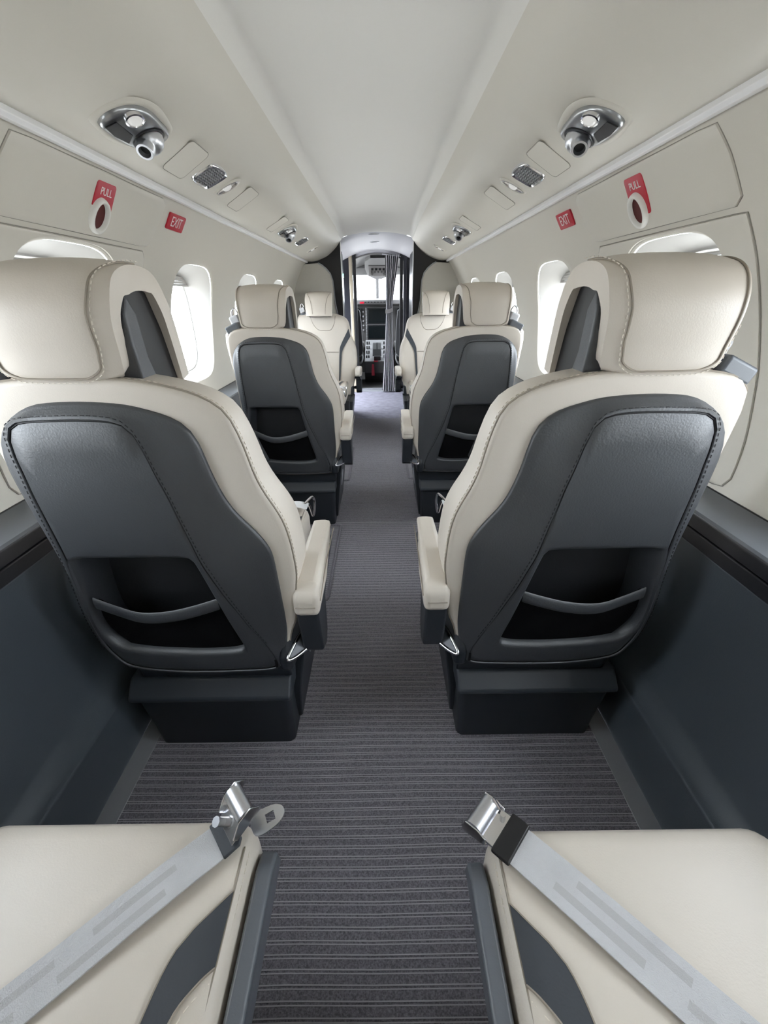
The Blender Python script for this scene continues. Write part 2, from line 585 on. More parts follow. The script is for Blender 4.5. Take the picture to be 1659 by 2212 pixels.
# ------------------------------------------------------------------ ceiling
def vault_z(x, y):
    t = max(0.0, min(1.0, (y - 3.75) / 0.6))
    t = t * t * (3 - 2 * t)
    top = 1.705 - 0.065 * t
    edge_z = 1.618 - 0.03 * t
    a = abs(x) / 0.315
    if a > 0.86:
        k = (1 - a) / 0.14
        sh = 1.662 - 0.05 * t
        return edge_z + (sh - edge_z) * math.sin(k * math.pi / 2) ** 0.9
    sh = 1.662 - 0.05 * t
    return sh + (top - sh) * (1 - (a / 0.86) ** 2)
mb = MB()
xs = [-0.315 + 0.63 * i / 60 for i in range(61)]
ys = [Y_AFT, 0, 1, 2, 3, 3.6] + [3.75 + 0.05 * i for i in range(13)]
vs = [(x, y, vault_z(x, y)) for y in ys for x in xs]
fs = [[k * 61 + i, k * 61 + i + 1, (k + 1) * 61 + i + 1, (k + 1) * 61 + i] for k in range(len(ys) - 1) for i in range(60)]
ceil = mb.add(vs, fs).build('ceiling', 'vault', smooth=50)
tag(ceil, 'ivory arched headliner along the middle of the cabin', kind='structure')
for sgn in (-1, 1):
    prof = OVER
    ys = [Y_AFT, 0.5, 2.0, 3.9, 4.2, 4.3, Y_FWD]
    vs, fs = sweep_profile(prof, ys, sgn)
    # the front end drops a little to meet the partition
    n = len(prof)
    for k, y in enumerate(ys):
        dz = -0.03 * max(0, (y - 3.9) / 0.45)
        for i in range(n):
            p = vs[k * n + i]
            q = (p[2] - 1.42) / 0.2
            vs[k * n + i] = (p[0] , p[1], p[2] + dz * max(0, min(1, q)))
    o = MB().add(vs, fs).build('overhead_panel', 'panel', ceil, smooth=35)
    # closing end face of the overhead panel
    poly = [(sgn * x, z - 0.03 * max(0, min(1, (z - 1.42) / 0.2))) for x, z in prof] + [(sgn * 0.315, 1.72), (sgn * 0.66, 1.72), (sgn * 0.66, 1.42)]
    MB().prism(poly, 'y', Y_FWD - 0.001, Y_FWD + 0.03).build('overhead_end', 'panel', ceil)

# entry ceiling ahead of the partition
mb = MB()
n = 40
vs, fs = [], []
ys = [Y_FWD, 4.7, 5.2, Y_BULK + 0.02]
for y in ys:
    for i in range(n + 1):
        x = -0.75 + 1.5 * i / n
        vs.append((x, y, 1.655 - 0.02 * (y - Y_FWD) - 0.60 * x * x))
fs = [[k * (n + 1) + i, k * (n + 1) + i + 1, (k + 1) * (n + 1) + i + 1, (k + 1) * (n + 1) + i] for k in range(3) for i in range(n)]
mb.add(vs, fs).build('entry_headliner', 'lilac', ceil, smooth=50)

MB().loft([[(0.93 * math.sin(a), y, 0.95 + 0.90 * math.cos(a)) for a in [math.radians(-62 + 124 * i / 24) for i in range(25)]] for y in (Y_AFT - 0.05, 2.0, Y_BULK + 0.05)], False, (False, False)).build('roof', 'white', smooth=60)  # unseen cover, added to stop sun leaking in above the headliner
tag(D.objects['roof'], 'unseen white skin over the cabin, added to block light leaks', kind='structure')
# fixtures on the sloped overhead panel -------------------------------------------------
OT = V((-0.914, 0, 0.406))       # inboard-upward tangent of the right panel
ON = V((-0.406, 0, -0.914))      # outward (downward) normal
def over_frame(sgn, x, y):
    """origin on the panel, matrix columns: a along +Y, b inboard-up, c away from panel"""
    z = interp(x, [p[0] for p in OVER][::-1], [p[1] for p in OVER][::-1])
    t = V((sgn * OT.x, 0, OT.z))
    nrm = V((sgn * ON.x, 0, ON.z))
    m = Matrix((V((0, 1, 0)), t, nrm)).transposed().to_4x4()
    m.translation = V((sgn * x, y, z))
    return m
def fx_empty(name, sgn, x, y):
    e = empty(name)
    e.matrix_world = over_frame(sgn, x, y)
    return e
def dome(outline, prof, c=(0, 0)):
    """rings of an outline: list of (inset, height)"""
    return [[(p[0], p[1], h) for p in inset(outline, c, i)] for i, h in prof]

def gasper(sgn, x, y, label, small=False):
    e = fx_empty('air_vent', sgn, x, y)
    e.matrix_world = over_frame(sgn, x, y) @ Matrix.Diagonal((1.14, 1.14, 1.0, 1.0))
    tag(e, label, 'air vent', 'overhead air vents with reading lights')
    out = catmull([(-0.078, -0.034), (-0.084, -0.005), (-0.066, 0.026), (-0.030, 0.040), (0.020, 0.038), (0.066, 0.032), (0.080, 0.012), (0.074, -0.012), (0.040, -0.036), (0.0, -0.042), (-0.05, -0.040)], 6)
    st = star(out, (0, 0), 72)
    # cream surround
    MB().loft(dome(st, [(-0.016, -0.001), (-0.012, 0.002), (-0.003, 0.004), (0.001, 0.002)]), True, (False, False)).build('surround', 'panel', e, smooth=60)
    mb = MB()
    rings = dome(st, [(-0.001, -0.002), (-0.001, 0.007), (0.003, 0.011), (0.008, 0.013), (0.02, 0.014)])
    mb.loft(rings, True, (False, True))
    h = mb.build('housing', 'satin', e, smooth=50)
    # dark switch slot on the outboard half
    MB().prism([(-0.074, -0.030), (-0.070, -0.008), (-0.010, -0.012), (0.006, -0.032), (-0.04, -0.035)], 'z', 0.0128, 0.0152).build('switch_slot', 'black_gloss', e, bevel=0.001)
    # reading light lens
    mb = MB()
    circ = [(-0.048 + 0.023 * math.cos(a), 0.016 + 0.016 * math.sin(a)) for a in [2 * math.pi * i / 32 for i in range(32)]]
    mb.loft([[(p[0], p[1], hh) for p in inset(circ, (-0.048, 0.016), i)] for i, hh in ((0, 0.012), (0, 0.018), (0.003, 0.019), (0.005, 0.016))], True, (False, False))
    l = mb.build('lens_ring', 'chrome', e, smooth=50)
    MB().loft([[(p[0], p[1], hh) for p in inset(circ, (-0.048, 0.016), i)] for i, hh in ((0.003, 0.015), (0.006, 0.019), (0.012, 0.020))], True, (False, True)).build('lens', 'lens', e, smooth=60)
    # socket ring and swivelling ball nozzle
    mb = MB()
    for r0, r1, z0, z1 in ((0.038, 0.030, 0.012, 0.0165), ):
        a = [2 * math.pi * i / 40 for i in range(40)]
        rr = [[(0.030 + r * math.cos(t), 0.0 + r * 0.92 * math.sin(t), z) for t in a] for r, z in ((0.0345, 0.010), (0.0345, 0.0150), (0.031, 0.0165), (0.0275, 0.015), (0.026, 0.010))]
        mb.loft(rr, True, (False, False))
    mb.build('socket_ring', 'black_gloss', e, smooth=50)
    mb = MB()
    a = [2 * math.pi * i / 32 for i in range(32)]
    ctr = V((0.030, 0.0, 0.016))
    ax = V((-0.62, -0.35 if sgn < 0 else -0.10, 0.62)).normalized()
    o1 = ax.orthogonal().normalized()
    o2 = ax.cross(o1)
    rings = []
    R = 0.0265
    for th in range(-80, 56, 8):
        t = math.radians(th)
        rings.append([ctr + ax * (R * math.sin(t)) + (o1 * math.cos(q) + o2 * math.sin(q)) * (R * math.cos(t)) for q in a])
    for dd, rr in ((0.0225, 0.0160), (0.034, 0.0165), (0.036, 0.0155), (0.036, 0.0115), (0.030, 0.0105), (0.022, 0.0095)):
        rings.append([ctr + ax * dd + (o1 * math.cos(q) + o2 * math.sin(q)) * rr for q in a])
    mb.loft(rings, True, (True, False))
    nz = mb.build('nozzle', 'alu', e, smooth=35)
    mb = MB()
    mb.add([ctr + ax * 0.026 + (o1 * math.cos(q) + o2 * math.sin(q)) * 0.0108 for q in a], [list(range(32))])
    mb.build('nozzle_bore', 'black', nz, smooth=0)
    return e

def oval_light(sgn, x, y, label):
    e = fx_empty('reading_light', sgn, x, y)
    tag(e, label, 'light', 'small oval overhead lights')
    out = [(0.030 * math.cos(a), 0.046 * math.sin(a)) for a in [2 * math.pi * i / 40 for i in range(40)]]
    MB().loft(dome(out, [(-0.006, -0.001), (-0.002, 0.003), (0.002, 0.004), (0.004, 0.001)]), True, (False, False)).build('bezel', 'panel', e, smooth=60)
    MB().loft(dome(out, [(0.002, 0.001), (0.006, 0.0035), (0.011, 0.002), (0.014, 0.001)]), True, (False, True)).build('bowl', 'chrome', e, smooth=60)
    a = [2 * math.pi * i / 24 for i in range(24)]
    rings = []
    for th in range(0, 91, 15):
        t = math.radians(th)
        rings.append([(0.011 * math.cos(t) * math.cos(q), 0.016 * math.cos(t) * math.sin(q), 0.001 + 0.008 * math.sin(t)) for q in a])
    MB().loft(rings, True, (False, False)).build('bulb_lens', 'lens', e, smooth=60)
    return e

def cover(sgn, x, y, la, lb, skew, label):
    e = fx_empty('cover_plate', sgn, x, y)
    tag(e, label, 'cover plate', 'blank overhead cover plates')
    out = [(p[0] + skew * p[1], p[1]) for p in rrect(-la, la, -lb, lb, 0.016, 8)]
    MB().loft(dome(out, [(0, -0.001), (0, 0.0004), (0.0008, 0.0009), (0.004, 0.0009)]), True, (False, True)).build('plate', 'panel', e, smooth=30)
    MB().tube([(p[0], p[1], 0.0003) for p in inset(out, (0, 0), -0.0008)], 0.0009, 5, True).build('gap_line', 'panel_gap', e)
    return e

def speaker(sgn, x, y, label):
    e = fx_empty('speaker_grille', sgn, x, y)
    tag(e, label, 'speaker', 'overhead speaker grilles')
    out = catmull([(-0.062, -0.030), (-0.062, 0.028), (-0.045, 0.041), (0.0, 0.044), (0.045, 0.041), (0.062, 0.028), (0.062, -0.030), (0.045, -0.041), (0.0, -0.044), (-0.045, -0.041)], 6)
    st = star(out, (0, 0), 64)
    MB().loft(dome(st, [(-0.002, -0.001), (-0.001, 0.004), (0.002, 0.006), (0.006, 0.003), (0.008, 0.001)]), True, (False, False)).build('rim', 'chrome', e, smooth=50)
    MB().loft(dome(st, [(0.004, 0.001), (0.006, 0.0015)]), True, (False, True)).build('backing', 'ledge', e, smooth=40)
    mb = MB()
    for q in range(9):
        b = -0.034 + q * 0.0085
        lim = 0.052 if abs(b) < 0.030 else 0.042
        path = []
        na = 14
        for i in range(na + 1):
            a = -lim + 2 * lim * i / na
            path.append((a, b + (0.0026 if i % 2 else -0.0026), 0.003))
        mb.tube(path, 0.0016, 4)
    o = mb.build('mesh_bars', 'alu', e)
    return e

for sgn, sd in ((-1, 'left'), (1, 'right')):
    dy = 0.0 if sgn < 0 else 0.022
    gasper(sgn, 0.487, 1.162 + dy, 'large chrome swivel air vent and reading light in the %s overhead panel' % sd)
    cover(sgn, 0.487, 1.415 + dy, 0.060, 0.056, -0.30, 'large blank cover plate behind the %s speaker grille' % sd)
    speaker(sgn, 0.483, 1.577 + dy, 'round cornered zigzag speaker grille in the %s overhead panel' % sd)
    oval_light(sgn, 0.480, 1.728 + dy, 'oval chrome light next to the %s speaker grille' % sd)
    cover(sgn, 0.482, 1.915 + dy, 0.062, 0.058, -0.35, 'blank cover plate ahead of the %s speaker' % sd)
    cover(sgn, 0.482, 2.50 + dy, 0.055, 0.056, -0.3, 'blank cover plate beside the distant %s air vent' % sd)
    gasper(sgn, 0.480, 2.73 + dy, 'small looking distant chrome air vent on the %s side' % sd)
    speaker(sgn, 0.480, 3.19 + dy, 'distant speaker grille in the %s overhead panel' % sd)
    oval_light(sgn, 0.480, 3.68 + dy, 'distant oval light near the front end of the %s overhead panel' % sd)

# ------------------------------------------------------------------ placards on the sidewall
def wall_frame(sgn, y, z):
    n = wall_n(z)
    nrm = V((sgn * n.x, 0, n.z))
    upv = V((sgn * (wall_x(z + 0.01) - wall_x(z - 0.01)), 0, 0.02)).normalized()
    a = V((0, 1, 0)) if sgn < 0 else V((0, -1, 0))      # reads left to right from inside
    m = Matrix((a, upv, nrm)).transposed().to_4x4()
    m.translation = V((sgn * wall_x(z), y, z)) + nrm * 0.004
    return m
for sgn, sd in ((-1, 'left'), (1, 'right')):
    e = empty('exit_sign')
    e.matrix_world = wall_frame(sgn, 1.738 if sgn < 0 else 1.756, 1.361)
    tag(e, 'red EXIT placard on the %s wall' % sd, 'sign', 'red exit placards')
    MB().loft([[(p[0], p[1], h) for p in inset(rrect(-0.062, 0.062, -0.026, 0.026, 0.006), (0, 0), i)] for i, h in ((0, -0.004), (0, 0.0015), (0.001, 0.002))], True, (False, True)).build('plate', 'red', e, smooth=30)
    t = obj('lettering', text_mesh('lettering', 'EXIT', 0.046, 'print'), e)
    t.location = (0, 0, 0.0022)
    t.scale = (0.86, 1, 1)
    # PULL placard with the handle cup
    e = empty('pull_handle')
    yc = 1.318 if sgn < 0 else 1.302
    e.matrix_world = wall_frame(sgn, yc, 1.348)
    tag(e, 'red PULL placard with white handle cup on the %s hatch' % sd, 'handle', 'hatch release handles')
    MB().loft([[(p[0], p[1], h) for p in inset(rrect(-0.041, 0.041, -0.046, 0.048, 0.008), (0, 0), i)] for i, h in ((0, -0.002), (0, 0.002), (0.001, 0.0025))], True, (False, True)).build('plate', 'red', e, smooth=30)
    t = obj('lettering', text_mesh('lettering', 'PULL', 0.026, 'print'), e)
    t.location = (0.002, 0.026, 0.0028)
    t.scale = (0.85, 1, 1)
    cx, cy = (-0.008, -0.032)
    oc = [(cx + 0.036 * math.cos(a), cy + 0.043 * math.sin(a)) for a in [2 * math.pi * i / 40 for i in range(40)]]
    MB().loft([[(p[0], p[1], h) for p in inset(oc, (cx, cy), i)] for i, h in ((-0.002, -0.002), (0.0, 0.008), (0.003, 0.013), (0.006, 0.014), (0.009, 0.012), (0.012, 0.004))], True, (False, False)).build('cup_rim', 'white', e, smooth=60)
    MB().loft([[(p[0], p[1], h) for p in inset(oc, (cx, cy), i)] for i, h in ((0.009, 0.010), (0.011, 0.0035), (0.016, 0.003))], True, (False, True)).build('cup', 'red_dark', e, smooth=40)

# ------------------------------------------------------------------ floor and carpet
fl = MB().box(-0.80, 0.80, Y_AFT, Y_BULK, -0.03, -0.004).build('floor', 'floor_metal')
tag(fl, 'cabin floor under the carpet', kind='structure')
PER = 0.0198
def carpet(name, y0, y1, x0, x1, zt, line_mat, parent, h=0.0035):
    mb = MB()
    vs, fs, ms = [], [], []
    rows = []
    y = y0
    while y < y1:
        e = min(y + PER, y1)
        rows += [(y + 0.0002, 0.0014, 1), (y + 0.0020, 0.0014, 0), (y + 0.0026, 0.0, 0), (y + 0.0046, 0.0, 0), (y + 0.0052, 0.0014, 1), (y + 0.0072, 0.0014, 0), (y + 0.0080, 0.0008, 0), (e - 0.0006, 0.0008, 0)]
        y = e
    nx = 9
    for (yy, dz, m) in rows:
        for i in range(nx):
            x = x0 + (x1 - x0) * i / (nx - 1)
            wob = 0.0009 * math.sin(9 * x + 11 * yy) + 0.0006 * math.sin(23 * x - 5 * yy)
            vs.append((x, yy + wob, zt + dz))
    for k in range(len(rows) - 1):
        for i in range(nx - 1):
            fs.append([k * nx + i, k * nx + i + 1, (k + 1) * nx + i + 1, (k + 1) * nx + i])
            ms.append(1 if rows[k][2] and (rows[k][0] + 0.0001) else 0)
    me = make_mesh(name, vs, fs, ['carpet', line_mat], ms, smooth=0, recalc=False)
    return obj(name, me, parent)
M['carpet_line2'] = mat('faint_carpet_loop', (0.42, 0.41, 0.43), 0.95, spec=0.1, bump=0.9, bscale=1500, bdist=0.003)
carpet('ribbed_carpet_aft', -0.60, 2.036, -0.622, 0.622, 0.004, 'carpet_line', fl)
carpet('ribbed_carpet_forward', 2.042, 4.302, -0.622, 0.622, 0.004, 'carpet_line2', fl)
MB().box(-0.70, 0.70, 4.306, 5.74, -0.004, 0.005).build('entry_carpet', 'carpet_far', fl, bevel=0.002)
# carpet inserts with bound edges next to the seats
for (x0, x1, y0, y1, lab) in ((-0.30, -0.206, 1.362, 2.00, 'ribbed carpet insert with bound edge beside the nearest left seat base'),
                              (-0.30, -0.205, 2.64, 3.335, 'carpet insert with bound edge beside the second left seat base'),
                              (0.208, 0.30, 2.66, 3.335, 'carpet insert with bound edge beside the second right seat base')):
    e = empty('carpet_insert', ((x0 + x1) / 2, (y0 + y1) / 2, 0.004))
    tag(e, lab, 'carpet', 'bound carpet inserts')
    out = rrect(x0 - e.location.x, x1 - e.location.x, y0 - e.location.y, y1 - e.location.y, 0.02)
    inn = inset(out, (0, 0), 0)
    mb = MB()
    mb.loft([[(p[0], p[1], 0.0) for p in out], [(p[0], p[1], 0.006) for p in out]], True, (False, True))
    mb.build('pile', 'carpet', e, smooth=20)
    mb = MB()
    yy = y0 + 0.025
    while yy < y1 - 0.02:
        mb.box(x0 + 0.012 - e.location.x, x1 - 0.012 - e.location.x, yy - e.location.y, yy + 0.003 - e.location.y, 0.0055, 0.0068)
        yy += 0.0145
    tag(mb.build('pile_ribs', 'carpet_line2', e, smooth=0), kind='stuff')
    MB().tube([(p[0], p[1], 0.006) for p in out], 0.0065, 6, True).build('binding', 'carpet', e)

# ------------------------------------------------------------------ passenger seat
SC = (0.035, 0.55)
NS = 150
def yb(z):
    return -0.01 - 0.09 * (z - 0.35)
def thick(z):
    return interp(z, [0.3, 0.6, 0.72, 0.83, 0.95, 1.03], [0.150, 0.150, 0.135, 0.108, 0.088, 0.078])
seam_pts = [(0.2136, 0.7335), (0.2159, 0.7981), (0.218, 0.8615), (0.2194, 0.9321), (0.2182, 0.9625), (0.209, 0.9847), (0.1935, 0.9953), (0.1682, 1.0027), (0.1201, 1.0081), (0.0663, 1.0091), (-0.0049, 1.007), (-0.0534, 1.0027), (-0.0913, 0.9953), (-0.1292, 0.9847), (-0.1564, 0.972), (-0.176, 0.9573), (-0.1882, 0.9384), (-0.1962, 0.9133), (-0.2033, 0.8801), (-0.2105, 0.8369), (-0.2218, 0.7991), (-0.2393, 0.7586), (-0.2492, 0.7275), (-0.2549, 0.6907), (-0.2577, 0.6413), (-0.2573, 0.6003), (-0.248, 0.5376), (-0.24, 0.4701), (-0.2246, 0.4269), (-0.2116, 0.3684), (-0.1957, 0.318), (-0.1014, 0.3071), (0.0478, 0.3062), (0.1634, 0.3244), (0.1981, 0.3666), (0.2138, 0.4334), (0.2176, 0.5032), (0.2156, 0.5935), (0.2138, 0.6738)]
dark_pts = [(0.2128, 0.7839), (0.2129, 0.8492), (0.2088, 0.8832), (0.2008, 0.9081), (0.1842, 0.9321), (0.1618, 0.9499), (0.1337, 0.9636), (0.1051, 0.9699), (0.0537, 0.972), (0.0065, 0.9699), (-0.0291, 0.9657), (-0.0637, 0.9562), (-0.0918, 0.9457), (-0.1126, 0.9311), (-0.1249, 0.9123), (-0.1308, 0.8915), (-0.1347, 0.8667), (-0.1397, 0.8358), (-0.1481, 0.8011), (-0.1594, 0.7707), (-0.1736, 0.7466), (-0.1941, 0.7165), (-0.2103, 0.6867), (-0.217, 0.663), (-0.2191, 0.6345), (-0.2195, 0.5877), (-0.2194, 0.5376), (-0.2194, 0.4833), (-0.2173, 0.4344), (-0.2075, 0.373), (-0.1957, 0.3207), (-0.1013, 0.3116), (0.048, 0.3116), (0.1607, 0.3299), (0.1934, 0.3712), (0.2087, 0.4334), (0.2125, 0.5032), (0.2105, 0.5935), (0.2103, 0.6837)]
st_pts = [(0.1804, 0.8032), (0.1772, 0.8533), (0.1751, 0.8884), (0.1713, 0.9123), (0.1648, 0.929), (0.1547, 0.9384), (0.139, 0.9447), (0.1071, 0.9468), (0.0505, 0.9478), (0.0054, 0.9457), (-0.0205, 0.9394), (-0.0338, 0.9258), (-0.041, 0.905), (-0.0463, 0.878), (-0.0506, 0.8481), (-0.0597, 0.8001), (-0.0655, 0.7556), (-0.0724, 0.7096), (-0.0805, 0.6551), (-0.0911, 0.6159), (-0.1061, 0.5674), (-0.1261, 0.5156), (-0.1447, 0.4682), (-0.1704, 0.4129), (-0.1857, 0.3638), (-0.1804, 0.3317), (-0.1009, 0.3225), (0.0486, 0.3225), (0.1545, 0.3427), (0.1841, 0.3822), (0.1966, 0.4334), (0.1982, 0.5032), (0.1889, 0.5935), (0.1823, 0.6837)]
pk_pts = [(-0.0676, 0.6394), (-0.0608, 0.6561), (-0.0429, 0.664), (0.0609, 0.6659), (0.1542, 0.6659), (0.1693, 0.659), (0.1725, 0.6443), (0.185, 0.5809), (0.1929, 0.4994), (0.1884, 0.4475), (0.1722, 0.4147), (0.1481, 0.3999), (0.0851, 0.3878), (-0.0186, 0.3822), (-0.0838, 0.385), (-0.1147, 0.3924), (-0.1172, 0.4073), (-0.0984, 0.488), (-0.0825, 0.5664)]
O_SEAM = star(catmull(seam_pts, 4), SC, NS)
O_DARK = star(catmull(dark_pts, 4), SC, NS)
O_ST = star(catmull(st_pts, 4), SC, NS)
O_PK = star(catmull(pk_pts, 4), SC, NS)
def R3(o, d):
    return [V((x, yb(z) + (d(z) if callable(d) else d), z)) for x, z in o]

HR_PATH = catmull([(-0.0538, 0.9994), (-0.0721, 1.0091), (-0.0818, 1.0446), (-0.0904, 1.0898), (-0.085, 1.1286), (-0.0646, 1.1588), (-0.0258, 1.1739), (0.0205, 1.1739), (0.055, 1.1609), (0.0776, 1.1254), (0.097, 1.0661), (0.1142, 0.9907)], 4, False)
HR_N = len(HR_PATH)
def hr_x(t):
    xl = interp(t, [0, 0.12, 0.35, 0.6, 0.85, 1], [-0.0304, -0.0412, -0.0562, -0.0627, -0.0692, -0.0649])
    xr = interp(t, [0, 0.12, 0.35, 0.6, 0.85, 1], [0.144, 0.150, 0.152, 0.150, 0.160, 0.155])
    return xl, xr
def hr_pt(i, x, off=0.0):
    p = HR_PATH[i]
    a = HR_PATH[max(0, i - 1)]
    b = HR_PATH[min(HR_N - 1, i + 1)]
    ty, tz = b[0] - a[0], b[1] - a[1]
    L = math.hypot(ty, tz)
    ny, nz = -tz / L, ty / L        # outward
    xl, xr = hr_x(i / (HR_N - 1))
    c, h = (xl + xr) / 2, (xr - xl) / 2
    crown = -0.010 * abs((x - c) / h) ** 3
    return V((x, p[0] + ny * (off + crown), p[1] + nz * (off + crown)))

def seat_meshes(s, stowed):
    """list of (part, mesh, parent part or None, bevel)"""
    mir = s < 0
    out = []
    def put(name, mb, mats, parent=None, bevel=0, smooth=40, recalc=True, kind=None, label=None):
        out.append((name, mb.mesh(name, mats, smooth, mir, recalc), parent, bevel, kind, label))
        return len(out) - 1
    # base (the last row has slid inboard on its base)
    bx = 0.078 if stowed else 0.0
    mb = MB()
    mb.loft([[(x, y, z) for x, y in rrect(x0 + bx, x1 + bx, y0, y1, 0.018, 4)] for (x0, x1, y0, y1, z) in
             ((-0.186, 0.192, 0.005, 0.47, 0.0), (-0.188, 0.195, 0.002, 0.47, 0.06), (-0.198, 0.206, -0.012, 0.475, 0.212))], True, (True, True))
    b = put('base', mb, 'dark_plastic', None, 0, 35)
    mb = MB()
    mb.prism([(-0.026, 0.205), (-0.029, 0.219), (0.006, 0.258), (0.45, 0.262), (0.45, 0.205)], 'x', -0.203 + bx, 0.210 + bx)
    put('base_ledge', mb, 'ledge_strip_lit', None, 0.007)
    mb = MB()
    mb.prism([(0.010, 0.255), (0.004, 0.315), (0.03, 0.335), (0.44, 0.345), (0.46, 0.25)], 'x', -0.205 + bx, 0.178 + bx)
    put('plinth', mb, 'dark_plastic', None, 0.006)
    mb = MB()
    scp = [(0.075, 0.015), (0.035, 0.17), (0.085, 0.335), (0.42, 0.335), (0.45, 0.17), (0.43, 0.015)]
    mb.loft([[(bx + x0 - 0.115 * z, y, z) for y, z in scp] for x0 in (-0.195, -0.165)], True, (True, True))
    c = put('side_cover', mb, 'dark_plastic', None, 0.005)
    mb = MB()
    mb.loft([[(bx + x0 - 0.115 * z, y, z) for y, z in catmull([(0.16, 0.205), (0.195, 0.255), (0.225, 0.205), (0.195, 0.155)], 5)] for x0 in (-0.1945, -0.198)], True, (True, True))
    put('side_latch', mb, 'alu', c, 0.001, 30)
    # reclining lever
    mb = MB()
    loop = catmull([(-0.216, -0.040, 0.366), (-0.240, -0.018, 0.362), (-0.266, 0.018, 0.370), (-0.258, 0.045, 0.392), (-0.240, 0.022, 0.392), (-0.226, -0.010, 0.382)], 5)
    mb.tube(loop, 0.0045, 8, True)
    lv = put('recline_lever', mb, 'chrome', None, 0, 50)
    mb = MB()
    mb.add([p for p in loop], [list(range(len(loop)))])
    put('lever_paddle', mb, 'ledge', lv, 0, 50)
    # pivot housing between back and base
    mb = MB()
    mb.prism([(-0.030, 0.315), (-0.036, 0.36), (-0.012, 0.405), (0.06, 0.43), (0.13, 0.41), (0.14, 0.31), (0.02, 0.30)], 'x', -0.222, -0.190)
    put('recline_pivot', mb, 'dark_plastic', None, 0.012)
    mb = MB()
    mb.prism([(0.0, 0.30), (0.0, 0.42), (0.13, 0.44), (0.15, 0.30)], 'x', 0.175, 0.200)
    put('recline_pivot', mb, 'dark_plastic', None, 0.008)
    # cushion
    cr = rrect(-0.180, 0.224, 0.06, 0.595, 0.035, 6)
    cc = (0.02, 0.33)
    def crown(p, k):
        return V((p[0], p[1], k))
    rings = [[V((x, y, 0.345)) for x, y in inset(cr, cc, 0.012)], [V((x, y, 0.355)) for x, y in cr], [V((x, y, 0.425)) for x, y in cr],
             [V((x, y, 0.444)) for x, y in inset(cr, cc, 0.005)], [V((x, y, 0.455)) for x, y in inset(cr, cc, 0.016)], [V((x, y, 0.459)) for x, y in inset(cr, cc, 0.035)]]
    for t in (0.2, 0.45, 0.7, 0.95):
        rings.append([V((x, y, 0.459 + 0.004 * t)) for x, y in lerp2(inset(cr, cc, 0.035), [cc] * len(cr), t)])
    mb = MB().loft(rings, True, (True, True))
    cu = put('seat_cushion', mb, 'cream', None, 0, 50)
    # dark crescent inlay, inboard piping and stitching on the cushion
    zt = 0.459
    lft = catmull([(-0.1665, 0.508), (-0.152, 0.492), (-0.119, 0.454), (-0.105, 0.399), (-0.101, 0.33), (-0.108, 0.25), (-0.125, 0.17)], 5, False)
    rgt = catmull([(-0.1665, 0.440), (-0.152, 0.426), (-0.134, 0.399), (-0.126, 0.34), (-0.130, 0.26), (-0.142, 0.18)], 5, False)
    poly_l = [lft[int(i * (len(lft) - 1) / 24)] for i in range(25)]
    poly_r = [rgt[int(i * (len(rgt) - 1) / 24)] for i in range(25)]
    mb = MB()
    def ct(x, y, z=0.0):
        dx, dy = x - cc[0], y - cc[1]
        r = math.hypot(dx, dy)
        best = 9
        for i in range(len(cr)):
            x0, y0 = cr[i][0] - cc[0], cr[i][1] - cc[1]
            x1, y1 = cr[(i + 1) % len(cr)][0] - cc[0], cr[(i + 1) % len(cr)][1] - cc[1]
            den = dx * (y1 - y0) - dy * (x1 - x0)
            if abs(den) < 1e-12:
                continue
            t = (x0 * (y1 - y0) - y0 * (x1 - x0)) / den
            u = (x0 * dy - y0 * dx) / den
            if t > 0 and -1e-6 <= u <= 1 + 1e-6:
                best = min(best, t)
        e = best * r - r
        return interp(e, [0, 0.005, 0.016, 0.035, 0.10, 0.30], [0.426, 0.4445, 0.4555, 0.4592, 0.4608, 0.463]) + z
    ga = []
    for k in range(25):
        row = []
        for q in range(5):
            a = V((*poly_r[k], 0)).lerp(V((*poly_l[k], 0)), q / 4)
            row.append(V((a.x, a.y, ct(a.x, a.y, 0.0024))))
        ga.append(row)
    mb.loft(ga, False, (False, False))
    put('cushion_inlay', mb, 'inlay', cu, 0, 60)
    mb = MB()
    mb.tube([(-0.1665, y, ct(-0.1665, y, 0.0005)) for y in [0.08 + 0.025 * i for i in range(20)]], 0.0013, 5)
    mb.tube([(p[0], p[1], ct(p[0], p[1], 0.0022)) for p in poly_r], 0.0013, 5)
    mb.tube([(p[0], p[1], ct(p[0], p[1], 0.0022)) for p in poly_l], 0.0010, 5)
    put('cushion_seams', mb, 'cream_seam', cu)
    mb = MB()
    mb.dashes([(-0.1725, 0.08 + 0.025 * i, ct(-0.1725, 0.08 + 0.025 * i, 0.0006)) for i in range(20)], 0.006, 0.003, 0.0008)
    mb.dashes([(p[0] - 0.006, p[1] - 0.004, ct(p[0] - 0.006, p[1] - 0.004, 0.0006)) for p in poly_r], 0.006, 0.003, 0.0008)
    put('cushion_stitching', mb, 'cream_thread', cu, kind='stuff')
    # leg rest under the front of the cushion
    mb = MB()
    mb.prism([(0.475, 0.16), (0.500, 0.14), (0.575, 0.20), (0.582, 0.33), (0.57, 0.345), (0.475, 0.345)], 'x', -0.165 + bx, 0.20)
    put('leg_rest', mb, 'cream', None, 0.014)
    # backrest cushion body
    T = thick
    rings = [R3(inset(O_DARK, SC, 0.02), 0.078), R3(inset(O_DARK, SC, 0.006), 0.074), R3(inset(O_DARK, SC, 0.006), 0.004), R3(inset(O_DARK, SC, 0.004), 0.0),
             R3(inset(O_SEAM, SC, 0.010), -0.001), R3(inset(O_SEAM, SC, 0.003), 0.001), R3(inset(O_SEAM, SC, 0.0), 0.005), R3(O_SEAM, 0.02)]
